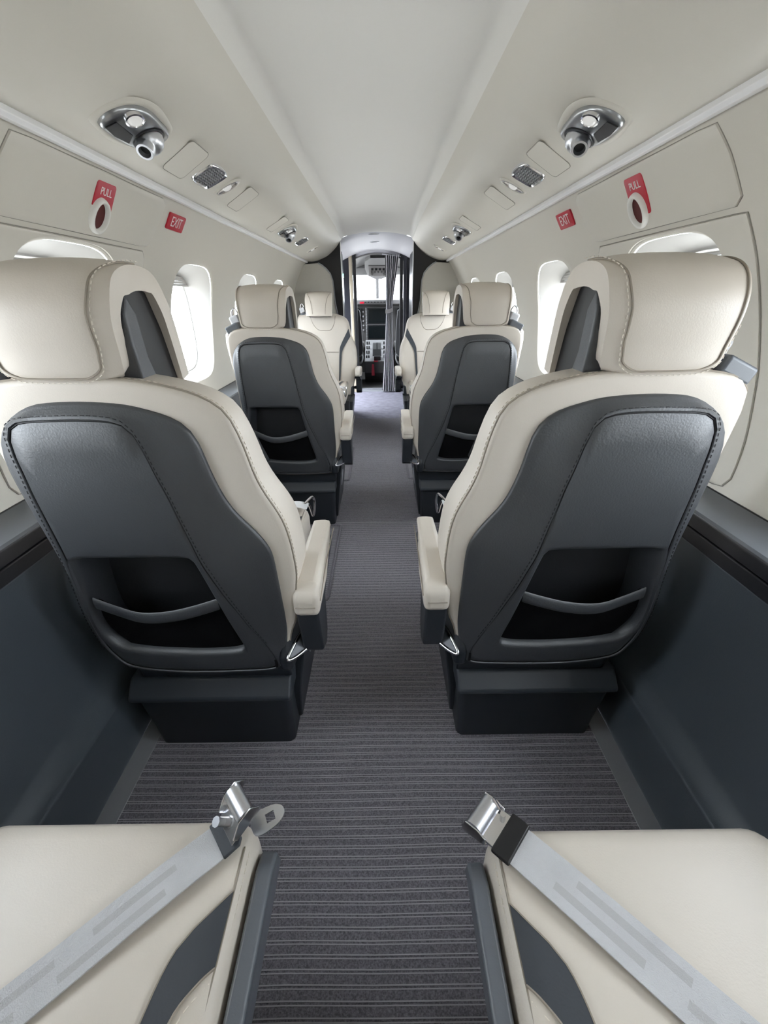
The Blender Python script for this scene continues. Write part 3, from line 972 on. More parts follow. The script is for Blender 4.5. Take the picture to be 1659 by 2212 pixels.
    def flare(ring, k):
        return [V((p.x + 0.036 * k * max(0.0, min(1.0, p.x / 0.15)) * min(1.0, max(0.0, (p.z - 0.42) / 0.2)), p.y, p.z)) for p in ring]
    for q in (0.35, 0.6, 0.78):
        rings.append(flare(R3(inset(O_SEAM, SC, -0.003), lambda z, q=q: T(z) * q), q))
    rings += [flare(R3(inset(O_SEAM, SC, 0.006), lambda z: T(z) * 0.92), 0.95), flare(R3(inset(O_SEAM, SC, 0.022), lambda z: T(z) * 1.0), 1.0), flare(R3(inset(O_SEAM, SC, 0.045), lambda z: T(z) + 0.002), 1.0)]
    for q in (0.3, 0.6, 0.9):
        rings.append(flare(R3(lerp2(inset(O_SEAM, SC, 0.045), [SC] * NS, q), lambda z, q=q: T(z) - 0.012 * q), 1.0 - q))
    bk = put('backrest', MB().loft(rings, True, (True, True)), 'cream', None, 0, 55)
    mb = MB()
    mb.tube(R3(inset(O_SEAM, SC, -0.001), 0.006), 0.0020, 6, True)
    put('backrest_piping', mb, 'cream_seam', bk)
    mb = MB()
    sel = [p for p in R3(inset(O_SEAM, SC, -0.0012), 0.017) if p.z > 0.46]
    k0 = max(range(len(sel)), key=lambda i: (sel[i] - sel[i - 1]).length)
    sel = sel[k0:] + sel[:k0]
    mb.dashes(sel, 0.0055, 0.0045, 0.0009)
    put('backrest_stitching', mb, 'cream_thread', bk, kind='stuff')
    # dark rear shell with the literature pocket
    S = lambda o, i: inset(o, SC, i)
    rings = [R3(S(O_DARK, 0.004), 0.01), R3(S(O_DARK, -0.001), 0.0), R3(S(O_DARK, 0.0), -0.004), R3(S(O_DARK, 0.004), -0.0075)]
    for q in (0.25, 0.5, 0.75):
        rings.append(R3(lerp2(S(O_DARK, 0.004), S(O_ST, -0.006), q), -0.0075 - 0.0145 * q))
    rings += [R3(S(O_ST, -0.006), -0.0222), R3(S(O_ST, -0.0015), -0.0225), R3(S(O_ST, 0.0005), -0.0195), R3(S(O_ST, 0.003), -0.0195), R3(S(O_ST, 0.006), -0.0215)]
    for q in (0.2, 0.4, 0.6, 0.8):
        rings.append(R3(lerp2(S(O_ST, 0.006), S(O_PK, -0.012), q), -0.0215))
    rings += [R3(S(O_PK, -0.012), -0.0215), R3(S(O_PK, -0.005), -0.0205), R3(S(O_PK, 0.0), -0.0165), R3(S(O_PK, 0.004), -0.008), R3(S(O_PK, 0.008), 0.03), R3(S(O_PK, 0.012), 0.070)]
    sh = put('rear_shell', MB().loft(rings, True, (False, False)), 'dark', None, 0, 50)
    mb = MB()
    ring = R3(S(O_ST, -0.008), -0.0232)
    ring = [p for p in ring if p.z > 0.40]
    k0 = max(range(len(ring)), key=lambda i: (ring[i] - ring[i - 1]).length)
    mb.dashes(ring[k0:] + ring[:k0], 0.0055, 0.0045, 0.0008)
    put('shell_stitching', mb, 'dark_thread', sh, kind='stuff')
    mb = MB()
    mb.tube(R3(S(O_ST, 0.0015), -0.0192), 0.0016, 5, True)
    put('shell_seam', mb, 'black', sh)
    mb = MB()
    mb.loft([R3(S(O_PK, 0.006), 0.066), R3(S(O_PK, 0.03), 0.064), R3(S(O_PK, 0.06), 0.062)], True, (False, True))
    mb.tube([V((x, yb(0.655) + 0.060, 0.655)) for x in (-0.065, 0.04, 0.135)], 0.0012, 5)
    pl = put('pocket_liner', mb, 'liner', sh, 0, 30)
    # sagging pocket band
    bp = catmull([(-0.0872, 0.5481), (-0.0488, 0.5366), (0.0027, 0.5232), (0.0534, 0.5166), (0.0912, 0.5185), (0.1266, 0.5309), (0.1771, 0.5549)], 6, False)
    rings = []
    for i, (x, z) in enumerate(bp):
        u = i / (len(bp) - 1)
        d0 = -0.012 - 0.010 * math.sin(math.pi * u)
        rings.append([V((x, yb(z) + d0 + 0.004 * math.cos(a), z - 0.013 + 0.0150 * math.sin(a))) for a in [2 * math.pi * q / 12 for q in range(12)]])
    put('pocket_band', MB().loft(rings, True, (True, True)), 'dark', sh, 0, 50)
    # net below the band
    bot = catmull([(-0.1176, 0.3943), (-0.0817, 0.3869), (-0.0186, 0.3832), (0.0851, 0.3887), (0.1481, 0.4008)], 9, False)
    n2 = len(bp)
    rows = []
    for q in range(9):
        t = q / 8
        row = []
        for i in range(n2):
            a = bp[i]
            b2 = bot[int(i * (len(bot) - 1) / (n2 - 1))]
            u = i / (n2 - 1)
            x = a[0] + (b2[0] - a[0]) * t + 0.020 * math.sin(math.pi * t) * u ** 3
            z = a[1] - 0.012 + (b2[1] - a[1] + 0.012) * t
            row.append(V((x, yb(z) - 0.008 * math.sin(math.pi * (1 - t) * 0.5 + 0.2) * math.sin(math.pi * u) - 0.003 + 0.004 * math.sin(14 * u + 3 * t) * (1 - t), z)))
        rows.append(row)
    put('pocket_net', MB().loft(rows, False, (False, False)), 'mesh', sh, 0, 60)
    mb = MB()
    mb.box(-0.188, -0.182, yb(0.345) - 0.0235, yb(0.345) - 0.02, 0.335, 0.358)
    put('shell_slot', mb, 'black', sh)
    # front details of the backrest: slate stripe and seams
    def ft(x, z, off=0.002):
        ed = 1.0
        return V((x, yb(z) + thick(z) + off, z))
    pl2 = [(-0.196, 0.885), (-0.124, 0.755), (-0.112, 0.69), (-0.105, 0.60), (-0.095, 0.44)]
    pr2 = [(-0.212, 0.825), (-0.140, 0.715), (-0.126, 0.64), (-0.118, 0.56), (-0.106, 0.44)]
    a2 = catmull(pl2, 6, False)
    b2 = catmull(pr2, 6, False)
    put('backrest_inlay', MB().loft([[ft(*p, -0.004) for p in a2], [ft(*p, 0.0035) for p in a2], [ft(*p, 0.0035) for p in b2], [ft(*p, -0.004) for p in b2]], False, (False, False)), 'inlay', bk, 0, 40)
    mb = MB()
    mb.tube([ft(x, z, 0.0005) for x, z in catmull([(0.135, 0.985), (0.112, 0.925), (0.070, 0.880), (0.02, 0.872), (-0.040, 0.877), (-0.073, 0.93), (-0.083, 0.985)], 6, False)], 0.0022, 5)
    put('yoke_seam', mb, 'cream_seam', bk)
    mb = MB()
    mb.tube([ft(x, 0.70 + 0.012 * x, -0.004) for x in (-0.105, -0.05, 0.03, 0.09, 0.13)], 0.0022, 5)
    put('lumbar_seam', mb, 'cream_seam', bk)
    # headrest: padded arch over a dark core
    mb = MB()
    nxs = 11
    outer, inner = [], []
    for i in range(HR_N):
        xl, xr = hr_x(i / (HR_N - 1))
        outer.append([hr_pt(i, xl + (xr - xl) * q / (nxs - 1)) for q in range(nxs)])
        th = interp(i / (HR_N - 1), [0, 0.3, 0.5, 0.7, 1], [0.022, 0.026, 0.036, 0.034, 0.030])
        inner.append([hr_pt(i, xl + (xr - xl) * q / (nxs - 1), -th) for q in range(nxs)])
    loops = []
    for i in range(HR_N):
        loops.append(outer[i] + inner[i][::-1])
    mb.loft(loops, True, (True, True))
    hd = put('headrest', mb, 'cream', None, 0.009, 45)
    mb = MB()
    mb.prism([(-0.0333, 0.98), (-0.0473, 1.0554), (-0.0495, 1.1038), (-0.0366, 1.134), (-0.0064, 1.1415), (0.0324, 1.1308), (0.069, 1.05), (0.0841, 0.98)], 'x', -0.0541, 0.135)
    put('headrest_core', mb, 'black', hd, 0.004)
    mb = MB()
    mb.prism([(-0.043, 0.9907), (-0.0516, 1.0554), (-0.0506, 1.0985), (-0.0366, 1.1254), (-0.0172, 1.0985), (-0.0129, 1.0338), (0.0044, 0.9907)], 'x', -0.0573, 0.130)
    put('headrest_bracket', mb, 'dark', hd, 0.004)
    mb = MB()
    seamp = []
    i_top = int(HR_N * 0.62)
    for i in range(i_top, 5, -1):
        xl, xr = hr_x(i / (HR_N - 1))
        seamp.append(hr_pt(i, xl + interp(i / (HR_N - 1), [0.1, 0.2, 0.3, 0.42, 0.52, 0.62], [0.033, 0.028, 0.031, 0.026, 0.012, 0.004]), 0.0008))
    xl, xr = hr_x(0.12)
    for q in range(9):
        t = q / 8
        x = xl + 0.040 + (xr - 0.014 - xl - 0.040) * t
        seamp.append(hr_pt(5 if q in (0, 8) else 4, x, 0.0008))
    for i in range(6, int(HR_N * 0.7)):
        xl, xr = hr_x(i / (HR_N - 1))
        seamp.append(hr_pt(i, xr - 0.007, 0.0012))
    seamp = catmull([tuple(p) for p in seamp], 2, False)
    mb.tube(seamp, 0.0016, 5)
    put('headrest_seam', mb, 'cream_seam', hd)
    mb = MB()
    mid = SC
    stp = []
    for p in seamp[:int(len(seamp) * 0.66)]:
        c0 = V((0.06, p.y, 1.11))
        dd = (p - c0)
        dd.y = 0
        stp.append(p + dd.normalized() * 0.006 + V((0, 0.0006, 0)))
    mb.dashes(stp, 0.005, 0.004, 0.0008)
    put('headrest_stitching', mb, 'cream_thread', hd, kind='stuff')
    for sx in (-1, 1):
        mb = MB()
        pp = []
        for i in range(int(HR_N * 0.72), HR_N - 1):
            t = (i / (HR_N - 1) - 0.72) / 0.28
            xl, xr = hr_x(i / (HR_N - 1))
            cx = (xl + xr) / 2
            pp.append(hr_pt(i, cx + sx * (0.098 - 0.045 * math.sin(t * 1.5)), 0.001))
        mb.tube(pp, 0.0016, 5)
        put('headrest_front_seam', mb, 'cream_seam', hd)
    # shoulder belt guide at the outboard top corner
    mb = MB()
    m4 = Matrix.Translation((0.190, -0.022, 1.008)) @ Matrix.Rotation(math.radians(24), 4, 'Y')
    mb.box(-0.030, 0.030, -0.042, 0.030, -0.016, 0.014, mtx=m4)
    g = put('belt_guide', mb, 'ledge', None, 0.006)
    mb = MB()
    m4 = Matrix.Translation((0.195, 0.025, 1.034)) @ Matrix.Rotation(math.radians(20), 4, 'Y')
    mb.box(-0.022, 0.022, -0.020, 0.020, -0.020, 0.022, mtx=m4)
    put('shoulder_strap', mb, 'web', g, 0.008)
    mb = MB()
    mb.tube(catmull([(0.180, 0.025, 1.047), (0.185, 0.022, 1.070), (0.196, 0.022, 1.082), (0.208, 0.022, 1.070), (0.211, 0.025, 1.047)], 5, False), 0.004, 8)
    put('strap_ring', mb, 'chrome', g, 0, 60)
    if not stowed:
        mb = MB()
        mb.prism([(-0.040, 0.492), (-0.040, 0.545), (-0.018, 0.566), (0.10, 0.573), (0.268, 0.571), (0.305, 0.553), (0.306, 0.525), (0.24, 0.510), (0.10, 0.492)], 'x', -0.301, -0.243)
        mb.v = [V((-0.272 + (p.x + 0.272) * (0.55 if p.y > 0.29 else 1.0), p.y, p.z)) for p in mb.v]
        ar = put('armrest', mb, 'cream', None, 0.018)
        mb = MB()
        mb.tube(catmull([(-0.3015, -0.02, 0.525), (-0.3015, 0.10, 0.540), (-0.3015, 0.25, 0.542), (-0.3015, 0.285, 0.536)], 5, False), 0.0015, 5)
        mb.tube([(-0.293, -0.0405, 0.520), (-0.250, -0.0405, 0.520)], 0.0013, 5)
        put('armrest_seam', mb, 'cream_seam', ar)
        mb = MB()
        mb.prism([(-0.030, 0.50), (0.285, 0.517), (0.27, 0.500), (0.13, 0.478), (0.085, 0.46), (0.075, 0.36), (0.045, 0.335), (-0.005, 0.36)], 'x', -0.296, -0.246)
        put('armrest_support', mb, 'dark_plastic', ar, 0.006)
    else:
        mb = MB()
        prf = [(0.02, 0.33), (0.02, 0.425), (0.04, 0.442), (0.535, 0.442), (0.562, 0.430), (0.570, 0.39), (0.560, 0.33)]
        mb.loft([[(x if z > 0.36 else x * 0.93, y, z) for y, z in prf] for x in (-0.206, -0.1835)], True, (True, True))
        sp = put('side_panel', mb, 'ledge', None, 0.0045)
        mb = MB()
        mb.loft([[(x, 0.36 + r * math.cos(a), 0.405 + r * math.sin(a)) for a in [2 * math.pi * i / 24 for i in range(24)]] for x, r in ((-0.2058, 0.013), (-0.2085, 0.012), (-0.209, 0.008), (-0.2075, 0.007))], True, (False, True))
        put('round_button', mb, 'satin', sp, 0, 40)
    return out

SEAT_CACHE = {}
def seat(name, x, y, s, facing, stowed, label):
    key = (s, stowed)
    if key not in SEAT_CACHE:
        SEAT_CACHE[key] = seat_meshes(s, stowed)
    root = empty(name, (x, y, 0.004), math.pi if facing < 0 else 0)
    tag(root, label, 'seat', 'leather cabin seats')
    objs = []
    for (pname, me, par, bev, kind, lab) in SEAT_CACHE[key]:
        o = obj(pname, me, root if par is None else objs[par], bev, 3)
        if kind:
            o['kind'] = kind
        objs.append(o)
    return root

seat('passenger_seat', -0.4155, 0.745, -1, 1, False, 'large cream and charcoal seat seen from behind, left side of the aisle, nearest')
seat('passenger_seat', 0.4165, 0.758, 1, 1, False, 'large cream and charcoal seat seen from behind, right side of the aisle, nearest')
seat('passenger_seat', -0.425, 2.018, -1, 1, False, 'forward facing seat beyond the nearest left seat, its back half hidden')
seat('passenger_seat', 0.427, 2.028, 1, 1, False, 'forward facing seat beyond the nearest right seat, its back half hidden')
seat('passenger_seat', -0.452, 4.0, 1, -1, False, 'cream seat facing the camera in front of the left partition')
seat('passenger_seat', 0.452, 4.0, -1, -1, False, 'cream seat facing the camera in front of the right partition')
seat('passenger_seat', -0.332, -0.262, -1, 1, True, 'cream seat cushion in the bottom left foreground, with belt lying across')
seat('passenger_seat', 0.342, -0.278, 1, 1, True, 'cream seat cushion in the bottom right foreground, with belt lying across')

# ------------------------------------------------------------------ lap belts
def strap_mesh(a, b, w, n=24, lift=0.0, sag=0.004, wave=0.002, stripes=True, t=0.0022):
    """flat belt from a to b; returns MB with two stripe bands"""
    a, b = V(a), V(b)
    d = (b - a)
    L = d.length
    d.normalize()
    sd = d.cross(V((0, 0, 1))).normalized()
    up = sd.cross(d)
    us = [-0.5, -0.30, -0.12, 0.08, 0.26, 0.5]
    mi = [0, 1, 0, 1, 0]
    mb = MB()
    top, bot = [], []
    for i in range(n + 1):
        s = i / n
        p = a.lerp(b, s) + up * (wave * math.sin(s * 9) + lift)
        top.append([p + sd * (w * u) + up * t for u in us])
        bot.append([p + sd * (w * u) for u in us])
    for i in range(n):
        for q in range(5):
            m = mi[q] if (stripes and (i > 2) and (int(i * 0.45 + 0.6 * q) % 4 != 1)) else 0
            k = len(mb.v)
            mb.add([top[i][q], top[i][q + 1], top[i + 1][q + 1], top[i + 1][q]], [(0, 1, 2, 3)], m)
            mb.add([bot[i][q], bot[i + 1][q], bot[i + 1][q + 1], bot[i][q + 1]], [(0, 1, 2, 3)], 0)
        for q in (0, 5):
            mb.add([top[i][q], bot[i][q], bot[i + 1][q], top[i + 1][q]], [(0, 1, 2, 3)], 0)
    for i in (0, n):
        mb.add(top[i] + bot[i][::-1], [list(range(12))], 0)
    return mb, d, sd, up

def buckle_frame(p, d, sd, up, tilt):
    """matrix: x along strap towards buckle end, y across, z up"""
    m = Matrix((d, sd, up)).transposed().to_4x4()
    m.translation = V(p)
    return m @ Matrix.Rotation(tilt, 4, 'Y')

def near_belt_left():
    e = empty('seat_belt', (-0.30, 0.20, 0.47))
    tag(e, 'silver grey lap belt across the bottom left cushion, chrome buckle standing open', 'seat belt', 'lap belts')
    loc = e.location
    mb, d, sd, up = strap_mesh(V((-0.197, 0.297, 0.470)) - loc, V((-0.53, 0.004, 0.472)) - loc, 0.046)
    mb.build('webbing', ['web', 'web_stripe'], e, smooth=40)
    pos = V((-0.197, 0.297, 0.471)) - loc
    m = buckle_frame(pos, -d, -sd, up, math.radians(-6))
    # rubber sleeve
    b = MB()
    b.prism([(-0.006, -0.025), (0.016, -0.025), (0.022, -0.018), (0.022, 0.018), (0.016, 0.025), (-0.006, 0.025)], 'z', -0.001, 0.005)
    b.v = [m @ p for p in b.v]
    b.build('sleeve', 'inlay', e, bevel=0.0015)
    # buckle raised on edge
    mk = m @ Matrix.Translation((0.012, 0.0, 0.010)) @ Matrix.Rotation(math.radians(-30), 4, 'Y')
    b = MB()
    # side cheeks
    for yy in (-0.024, 0.0215):
        b.prism([(0.004, 0.0), (0.050, 0.0), (0.054, 0.006), (0.050, 0.020), (0.030, 0.022), (0.004, 0.008)], 'y', yy, yy + 0.0025)
    b.box(-0.004, 0.030, -0.022, 0.022, 0.0, 0.002)
    b.v = [mk @ p for p in b.v]
    fr = b.build('buckle_frame', 'chrome', e, bevel=0.0008)
    b = MB()
    a = [math.radians(t) for t in range(-20, 221, 15)]
    prof = [(0.036 + 0.0125 * math.cos(t), 0.012 + 0.0115 * math.sin(t)) for t in a]
    b.loft([[(x, y, z) for x, z in prof] for y in (-0.0212, 0.0212)], False, (False, False))
    b.loft([[(x, y, z) for x, z in [(0.036 + 0.0115 * math.cos(t), 0.012 + 0.0105 * math.sin(t)) for t in a]] for y in (-0.0212, 0.0212)], False, (False, False))
    b.v = [mk @ p for p in b.v]
    b.build('release_flap', 'alu', e, smooth=60)
    b = MB()
    b.tube([(0.0, -0.012, 0.002), (0.0, -0.012, 0.013)], 0.0055, 12)
    b.tube([(0.0, -0.012, 0.013), (0.0, -0.012, 0.0155)], 0.0068, 8)
    b.v = [mk @ p for p in b.v]
    b.build('bolt', 'alu', e)
    # tongue plate sticking out to the aisle
    b = MB()
    out = catmull([(0.045, -0.013), (0.072, -0.014), (0.086, -0.006), (0.086, 0.006), (0.072, 0.014), (0.045, 0.013)], 4)
    hole = [(0.062, -0.006), (0.074, -0.006), (0.074, 0.006), (0.062, 0.006)]
    so = star(out, (0.068, 0), 40)
    si = star(hole, (0.068, 0), 40)
    b.loft([[(x, y, 0.004) for x, y in si], [(x, y, 0.004) for x, y in so], [(x, y, 0.006) for x, y in so], [(x, y, 0.006) for x, y in si], [(x, y, 0.004) for x, y in si]], True, (False, False))
    mt = m @ Matrix.Translation((-0.004, 0.010, 0.002)) @ Matrix.Rotation(math.radians(14), 4, 'Z')
    b.v = [mt @ p for p in b.v]
    b.build('tongue_plate', 'alu', e, smooth=30)
near_belt_left()

def near_belt_right():
    e = empty('seat_belt', (0.30, 0.18, 0.47))
    tag(e, 'silver grey lap belt across the bottom right cushion, buckle with black sleeve', 'seat belt', 'lap belts')
    loc = e.location
    mb, d, sd, up = strap_mesh(V((0.196, 0.291, 0.470)) - loc, V((0.545, -0.045, 0.472)) - loc, 0.052)
    mb.build('webbing', ['web', 'web_stripe'], e, smooth=40)
    pos = V((0.196, 0.291, 0.471)) - loc
    m = buckle_frame(pos, -d, -sd, up, math.radians(4))
    b = MB()
    b.prism([(-0.010, -0.030), (0.016, -0.030), (0.016, 0.030), (-0.010, 0.030)], 'z', -0.002, 0.0055)
    b.v = [m @ p for p in b.v]
    b.build('sleeve', 'black', e, bevel=0.002)
    b = MB()
    b.box(0.014, 0.046, -0.025, 0.025, -0.002, 0.003)
    for yy in (-0.027, 0.0245):
        b.prism([(0.026, -0.006), (0.060, -0.014), (0.064, -0.004), (0.058, 0.010), (0.040, 0.012), (0.026, 0.006)], 'y', yy, yy + 0.0025)
    b.v = [m @ p for p in b.v]
    b.build('buckle_frame', 'chrome', e, bevel=0.0008)
    b = MB()
    a = [math.radians(t) for t in range(-30, 211, 15)]
    b.loft([[(0.046 + 0.014 * math.cos(t), y, 0.001 + 0.013 * math.sin(t)) for t in a] for y in (-0.0242, 0.0242)], False, (True, True))
    b.v = [m @ p for p in b.v]
    b.build('release_flap', 'alu', e, smooth=60)
    b = MB()
    b.tube([(0.024, 0.016, 0.002), (0.024, 0.016, 0.010)], 0.004, 10)
    b.tube([(0.032, 0.021, 0.006), (0.044, 0.023, 0.015)], 0.003, 8)
    b.v = [m @ p for p in b.v]
    b.build('bolt', 'chrome', e)
near_belt_right()

def far_belt(x, y, s, facing, label):
    """belt ends lying over the front inboard corner of a cushion"""
    e = empty('seat_belt', (x, y, 0.468), math.pi if facing < 0 else 0)
    tag(e, label, 'seat belt', 'lap belts')
    q = s
    pts = catmull([(-0.178 * q, 0.560, 0.006), (-0.15 * q, 0.550, 0.020), (-0.10 * q, 0.540, 0.022), (-0.04 * q, 0.520, 0.016), (0.05 * q, 0.48, 0.006)], 6, False)
    rings = []
    for i, p in enumerate(pts):
        rings.append([p + V((0, 0.027, -0.003)), p + V((0, 0.015, 0.004)), p + V((0, -0.015, 0.005)), p + V((0, -0.027, 0.0)), p + V((0, 0.0, -0.003))])
    MB().loft(rings, True, (True, True)).build('webbing', 'web_white', e, smooth=60)
    b = MB()
    b.tube(catmull([(-0.165 * q, 0.560, 0.012), (-0.190 * q, 0.585, 0.030), (-0.196 * q, 0.600, 0.006), (-0.192 * q, 0.598, -0.035), (-0.186 * q, 0.597, -0.05), (-0.180 * q, 0.596, -0.02), (-0.172 * q, 0.590, 0.004)], 5), 0.0045, 6, True)
    b.build('tongue_plate', 'chrome', e, smooth=50)
far_belt(-0.4155, 0.745, -1, 1, 'white lap belt bunched on the front of the nearest left seat cushion')
far_belt(0.4165, 0.758, 1, 1, 'white lap belt bunched on the front of the nearest right seat cushion')
far_belt(-0.425, 2.018, -1, 1, 'lap belt on the second left seat, beside its armrest')
far_belt(0.427, 2.028, 1, 1, 'lap belt on the second right seat, beside its armrest')
far_belt(-0.452, 4.0, 1, -1, 'lap belt hanging over the left seat that faces the camera')
far_belt(0.452, 4.0, -1, -1, 'lap belt hanging over the right seat that faces the camera')

# ------------------------------------------------------------------ partitions and entry area
for sgn, sd in ((-1, 'left'), (1, 'right')):
    e = empty('partition', (sgn * 0.55, 4.36, 0))
    tag(e, 'ivory wing panel on black partition behind the %s camera facing seat' % sd, 'partition', 'cabin partitions')
    X = lambda x: sgn * (x - 0.55)
    wp = [(wall_x(z) + 0.01, z) for z in (0.70, 0.85, 1.0, 1.12, 1.241, 1.33, 1.40)]
    poly = [(0.36, 0.0), (0.80, 0.0), (0.80, 0.70)] + wp + [(0.53, 1.408), (0.50, 1.395), (0.46, 1.365), (0.425, 1.325), (0.407, 1.27), (0.400, 1.18), (0.397, 1.10), (0.385, 1.03), (0.372, 0.96), (0.362, 0.86), (0.36, 0.7)]
    MB().prism([(X(x), z) for x, z in poly], 'y', -0.03, -0.005).build('wing_panel', 'wing', e, bevel=0.003)
    edge = [(X(x), -0.032, z) for x, z in poly[-11:] + [poly[0]]]
    MB().tube(edge, 0.006, 6).build('wing_edge', 'floor_metal', e)
    MB().prism([(X(x), z) for x, z in ((0.328, 0.0), (0.86, 0.0), (0.86, 1.60), (0.328, 1.60))], 'y', 0.0, 0.03).build('black_panel', 'black_gloss', e, bevel=0.002)
    MB().box(min(X(0.322), X(0.328)), max(X(0.322), X(0.328)), -0.004, 0.034, 0.0, 1.57).build('edge_strip', 'rail', e)
    # dark lacquered cabinet ahead of the partition
    c = empty('entry_cabinet', (sgn * 0.58, 4.72, 0))
    tag(c, 'dark lacquered tall cabinet ahead of the %s partition' % sd, 'cabinet', 'entry cabinets')
    XC = lambda x: sgn * (x - 0.58)
    cpoly = [(0.335, 0.0), (0.655, 0.0), (0.655, 0.62), (0.77, 0.73), (0.775, 0.95), (0.745, 1.1), (0.69, 1.24), (0.62, 1.37), (0.56, 1.40), (0.48, 1.44), (0.42, 1.48), (0.335, 1.52)]
    MB().prism([(XC(x), z) for x, z in cpoly], 'y', -0.30, 0.26 if sgn > 0 else -0.07).build('body', 'navy_gloss', c, bevel=0.004)
    MB().box(min(XC(0.330), XC(0.337)), max(XC(0.330), XC(0.337)), -0.27, 0.22 if sgn > 0 else -0.10, 0.10, 1.50).build('door', 'black_gloss', c, bevel=0.003)
MB().box(-0.332, -0.3245, 4.55, 4.59, 1.30, 1.335).build('indicator', 'green')
tag(D.objects['indicator'], 'small green lit indicator on the dark left cabinet', 'indicator light')
D.objects['indicator'].name = 'indicator_light'

# cockpit bulkhead with doorway
fw = empty('wall_front', (0, Y_BULK, 0))
tag(fw, 'dark cockpit bulkhead around the doorway', kind='structure')
for sgn in (-1, 1):
    MB().box(min(sgn * 0.305, sgn * 0.9), max(sgn * 0.305, sgn * 0.9), -0.03, 0.02, 0, 1.68).build('bulkhead_panel', 'navy_gloss', fw)
    MB().box(min(sgn * 0.262, sgn * 0.300), max(sgn * 0.262, sgn * 0.300), -0.05, 0.05, 0, 1.60).build('door_post', 'black_gloss', fw, bevel=0.004)
    MB().box(min(sgn * 0.304, sgn * 0.345), max(sgn * 0.304, sgn * 0.345), -0.052, -0.03, 0, 1.58).build('post_trim', 'lit_trim' if sgn < 0 else 'navy_gloss', fw, bevel=0.008)  # left strip paler than the right: light from the entry door painted in
arch = [(-0.9, 1.72), (-0.9, 1.52), (-0.30, 1.52)] + [(x, 1.595 - 0.65 * x * x) for x in [-0.30 + 0.6 * i / 20 for i in range(21)]] + [(0.30, 1.52), (0.9, 1.52), (0.9, 1.72)]
MB().prism(arch, 'y', -0.02, 0.02).build('door_header', 'lilac', fw, bevel=0.004)
MB().tube([(x, -0.024, 1.592 - 0.65 * x * x) for x in [-0.30 + 0.6 * i / 20 for i in range(21)]], 0.008, 6).build('header_seal', 'cockpit_grey', fw)
MB().box(-0.30, 0.30, -0.03, 0.03, 0.0, 0.045).build('threshold', 'floor_metal', fw, bevel=0.004)
MB().box(-0.30, 0.30, -0.034, -0.030, 0.035, 0.046).build('threshold_trim', 'alu', fw)

for yy, zz, lab in ((4.55, 1.648, 'small recessed light in the entry ceiling, nearer one'), (5.05, 1.638, 'small recessed light in the entry ceiling, farther one')):
    e = empty('ceiling_light', (-0.03, yy, zz))
    tag(e, lab, 'light', 'entry ceiling lights')
    oc = [(0.05 * math.cos(a), 0.022 * math.sin(a)) for a in [2 * math.pi * i / 28 for i in range(28)]]
    MB().loft([[(p[0], p[1], h) for p in inset(oc, (0, 0), i)] for i, h in ((0, 0.004), (0.001, -0.003), (0.005, -0.004), (0.008, -0.001))], True, (False, False)).build('bezel', 'alu', e, smooth=50)
    MB().loft([[(p[0], p[1], h) for p in inset(oc, (0, 0), i)] for i, h in ((0.006, 0.0), (0.010, -0.0015))], True, (False, True)).build('lens', 'cockpit_grey', e, smooth=50)

# curtain
def curtain():
    e = empty('curtain', (0.15, 5.68, 0.0))
    tag(e, 'grey pleated curtain tied back at the right of the cockpit doorway', 'curtain')
    zs = [0.02, 0.15, 0.35, 0.6, 0.8, 0.92, 0.97, 1.02, 1.1, 1.25, 1.4, 1.5, 1.575]
    L = [0.035, 0.045, 0.06, 0.075, 0.085, 0.09, 0.092, 0.092, 0.093, 0.092, 0.090, 0.088, 0.083]
    R_ = [0.20, 0.195, 0.187, 0.18, 0.175, 0.170, 0.168, 0.169, 0.178, 0.20, 0.225, 0.24, 0.25]
    rows = []
    n = 90
    zz = [0.02 + (1.575 - 0.02) * i / 40 for i in range(41)]
    for z in zz:
        l, r = interp(z, zs, L), interp(z, zs, R_)
        amp = 0.034 if z < 0.5 else 0.024
        row = []
        for i in range(n + 1):
            u = i / n
            row.append(V((l + (r - l) * (u + 0.012 * math.sin(u * 60)) - 0.15, amp * math.sin(u * math.pi * 2 * 7 + 0.5 * math.sin(z * 3)) + 0.004 * math.sin(u * 50 + z * 5), z)))
        rows.append(row)
    o = MB().loft(rows, False, (False, False)).build('cloth', 'curtain', e, smooth=80)
    b = MB()
    b.loft([[(x - 0.15, y, z) for x, y, z in ((0.086, -0.030, zc), (0.13, -0.034, zc + 0.004), (0.172, -0.028, zc + 0.02), (0.176, 0.028, zc + 0.02), (0.13, 0.034, zc + 0.004), (0.086, 0.030, zc))] for zc in (0.955, 1.0)], True, (False, False))
    b.build('tie_strap', 'cockpit_grey', e, smooth=50)
    b = MB()
    b.tube([(0.05 - 0.15, 0.0, 1.58), (0.27 - 0.15, 0.0, 1.555)], 0.006, 8)
    b.build('track', 'alu', e)
curtain()

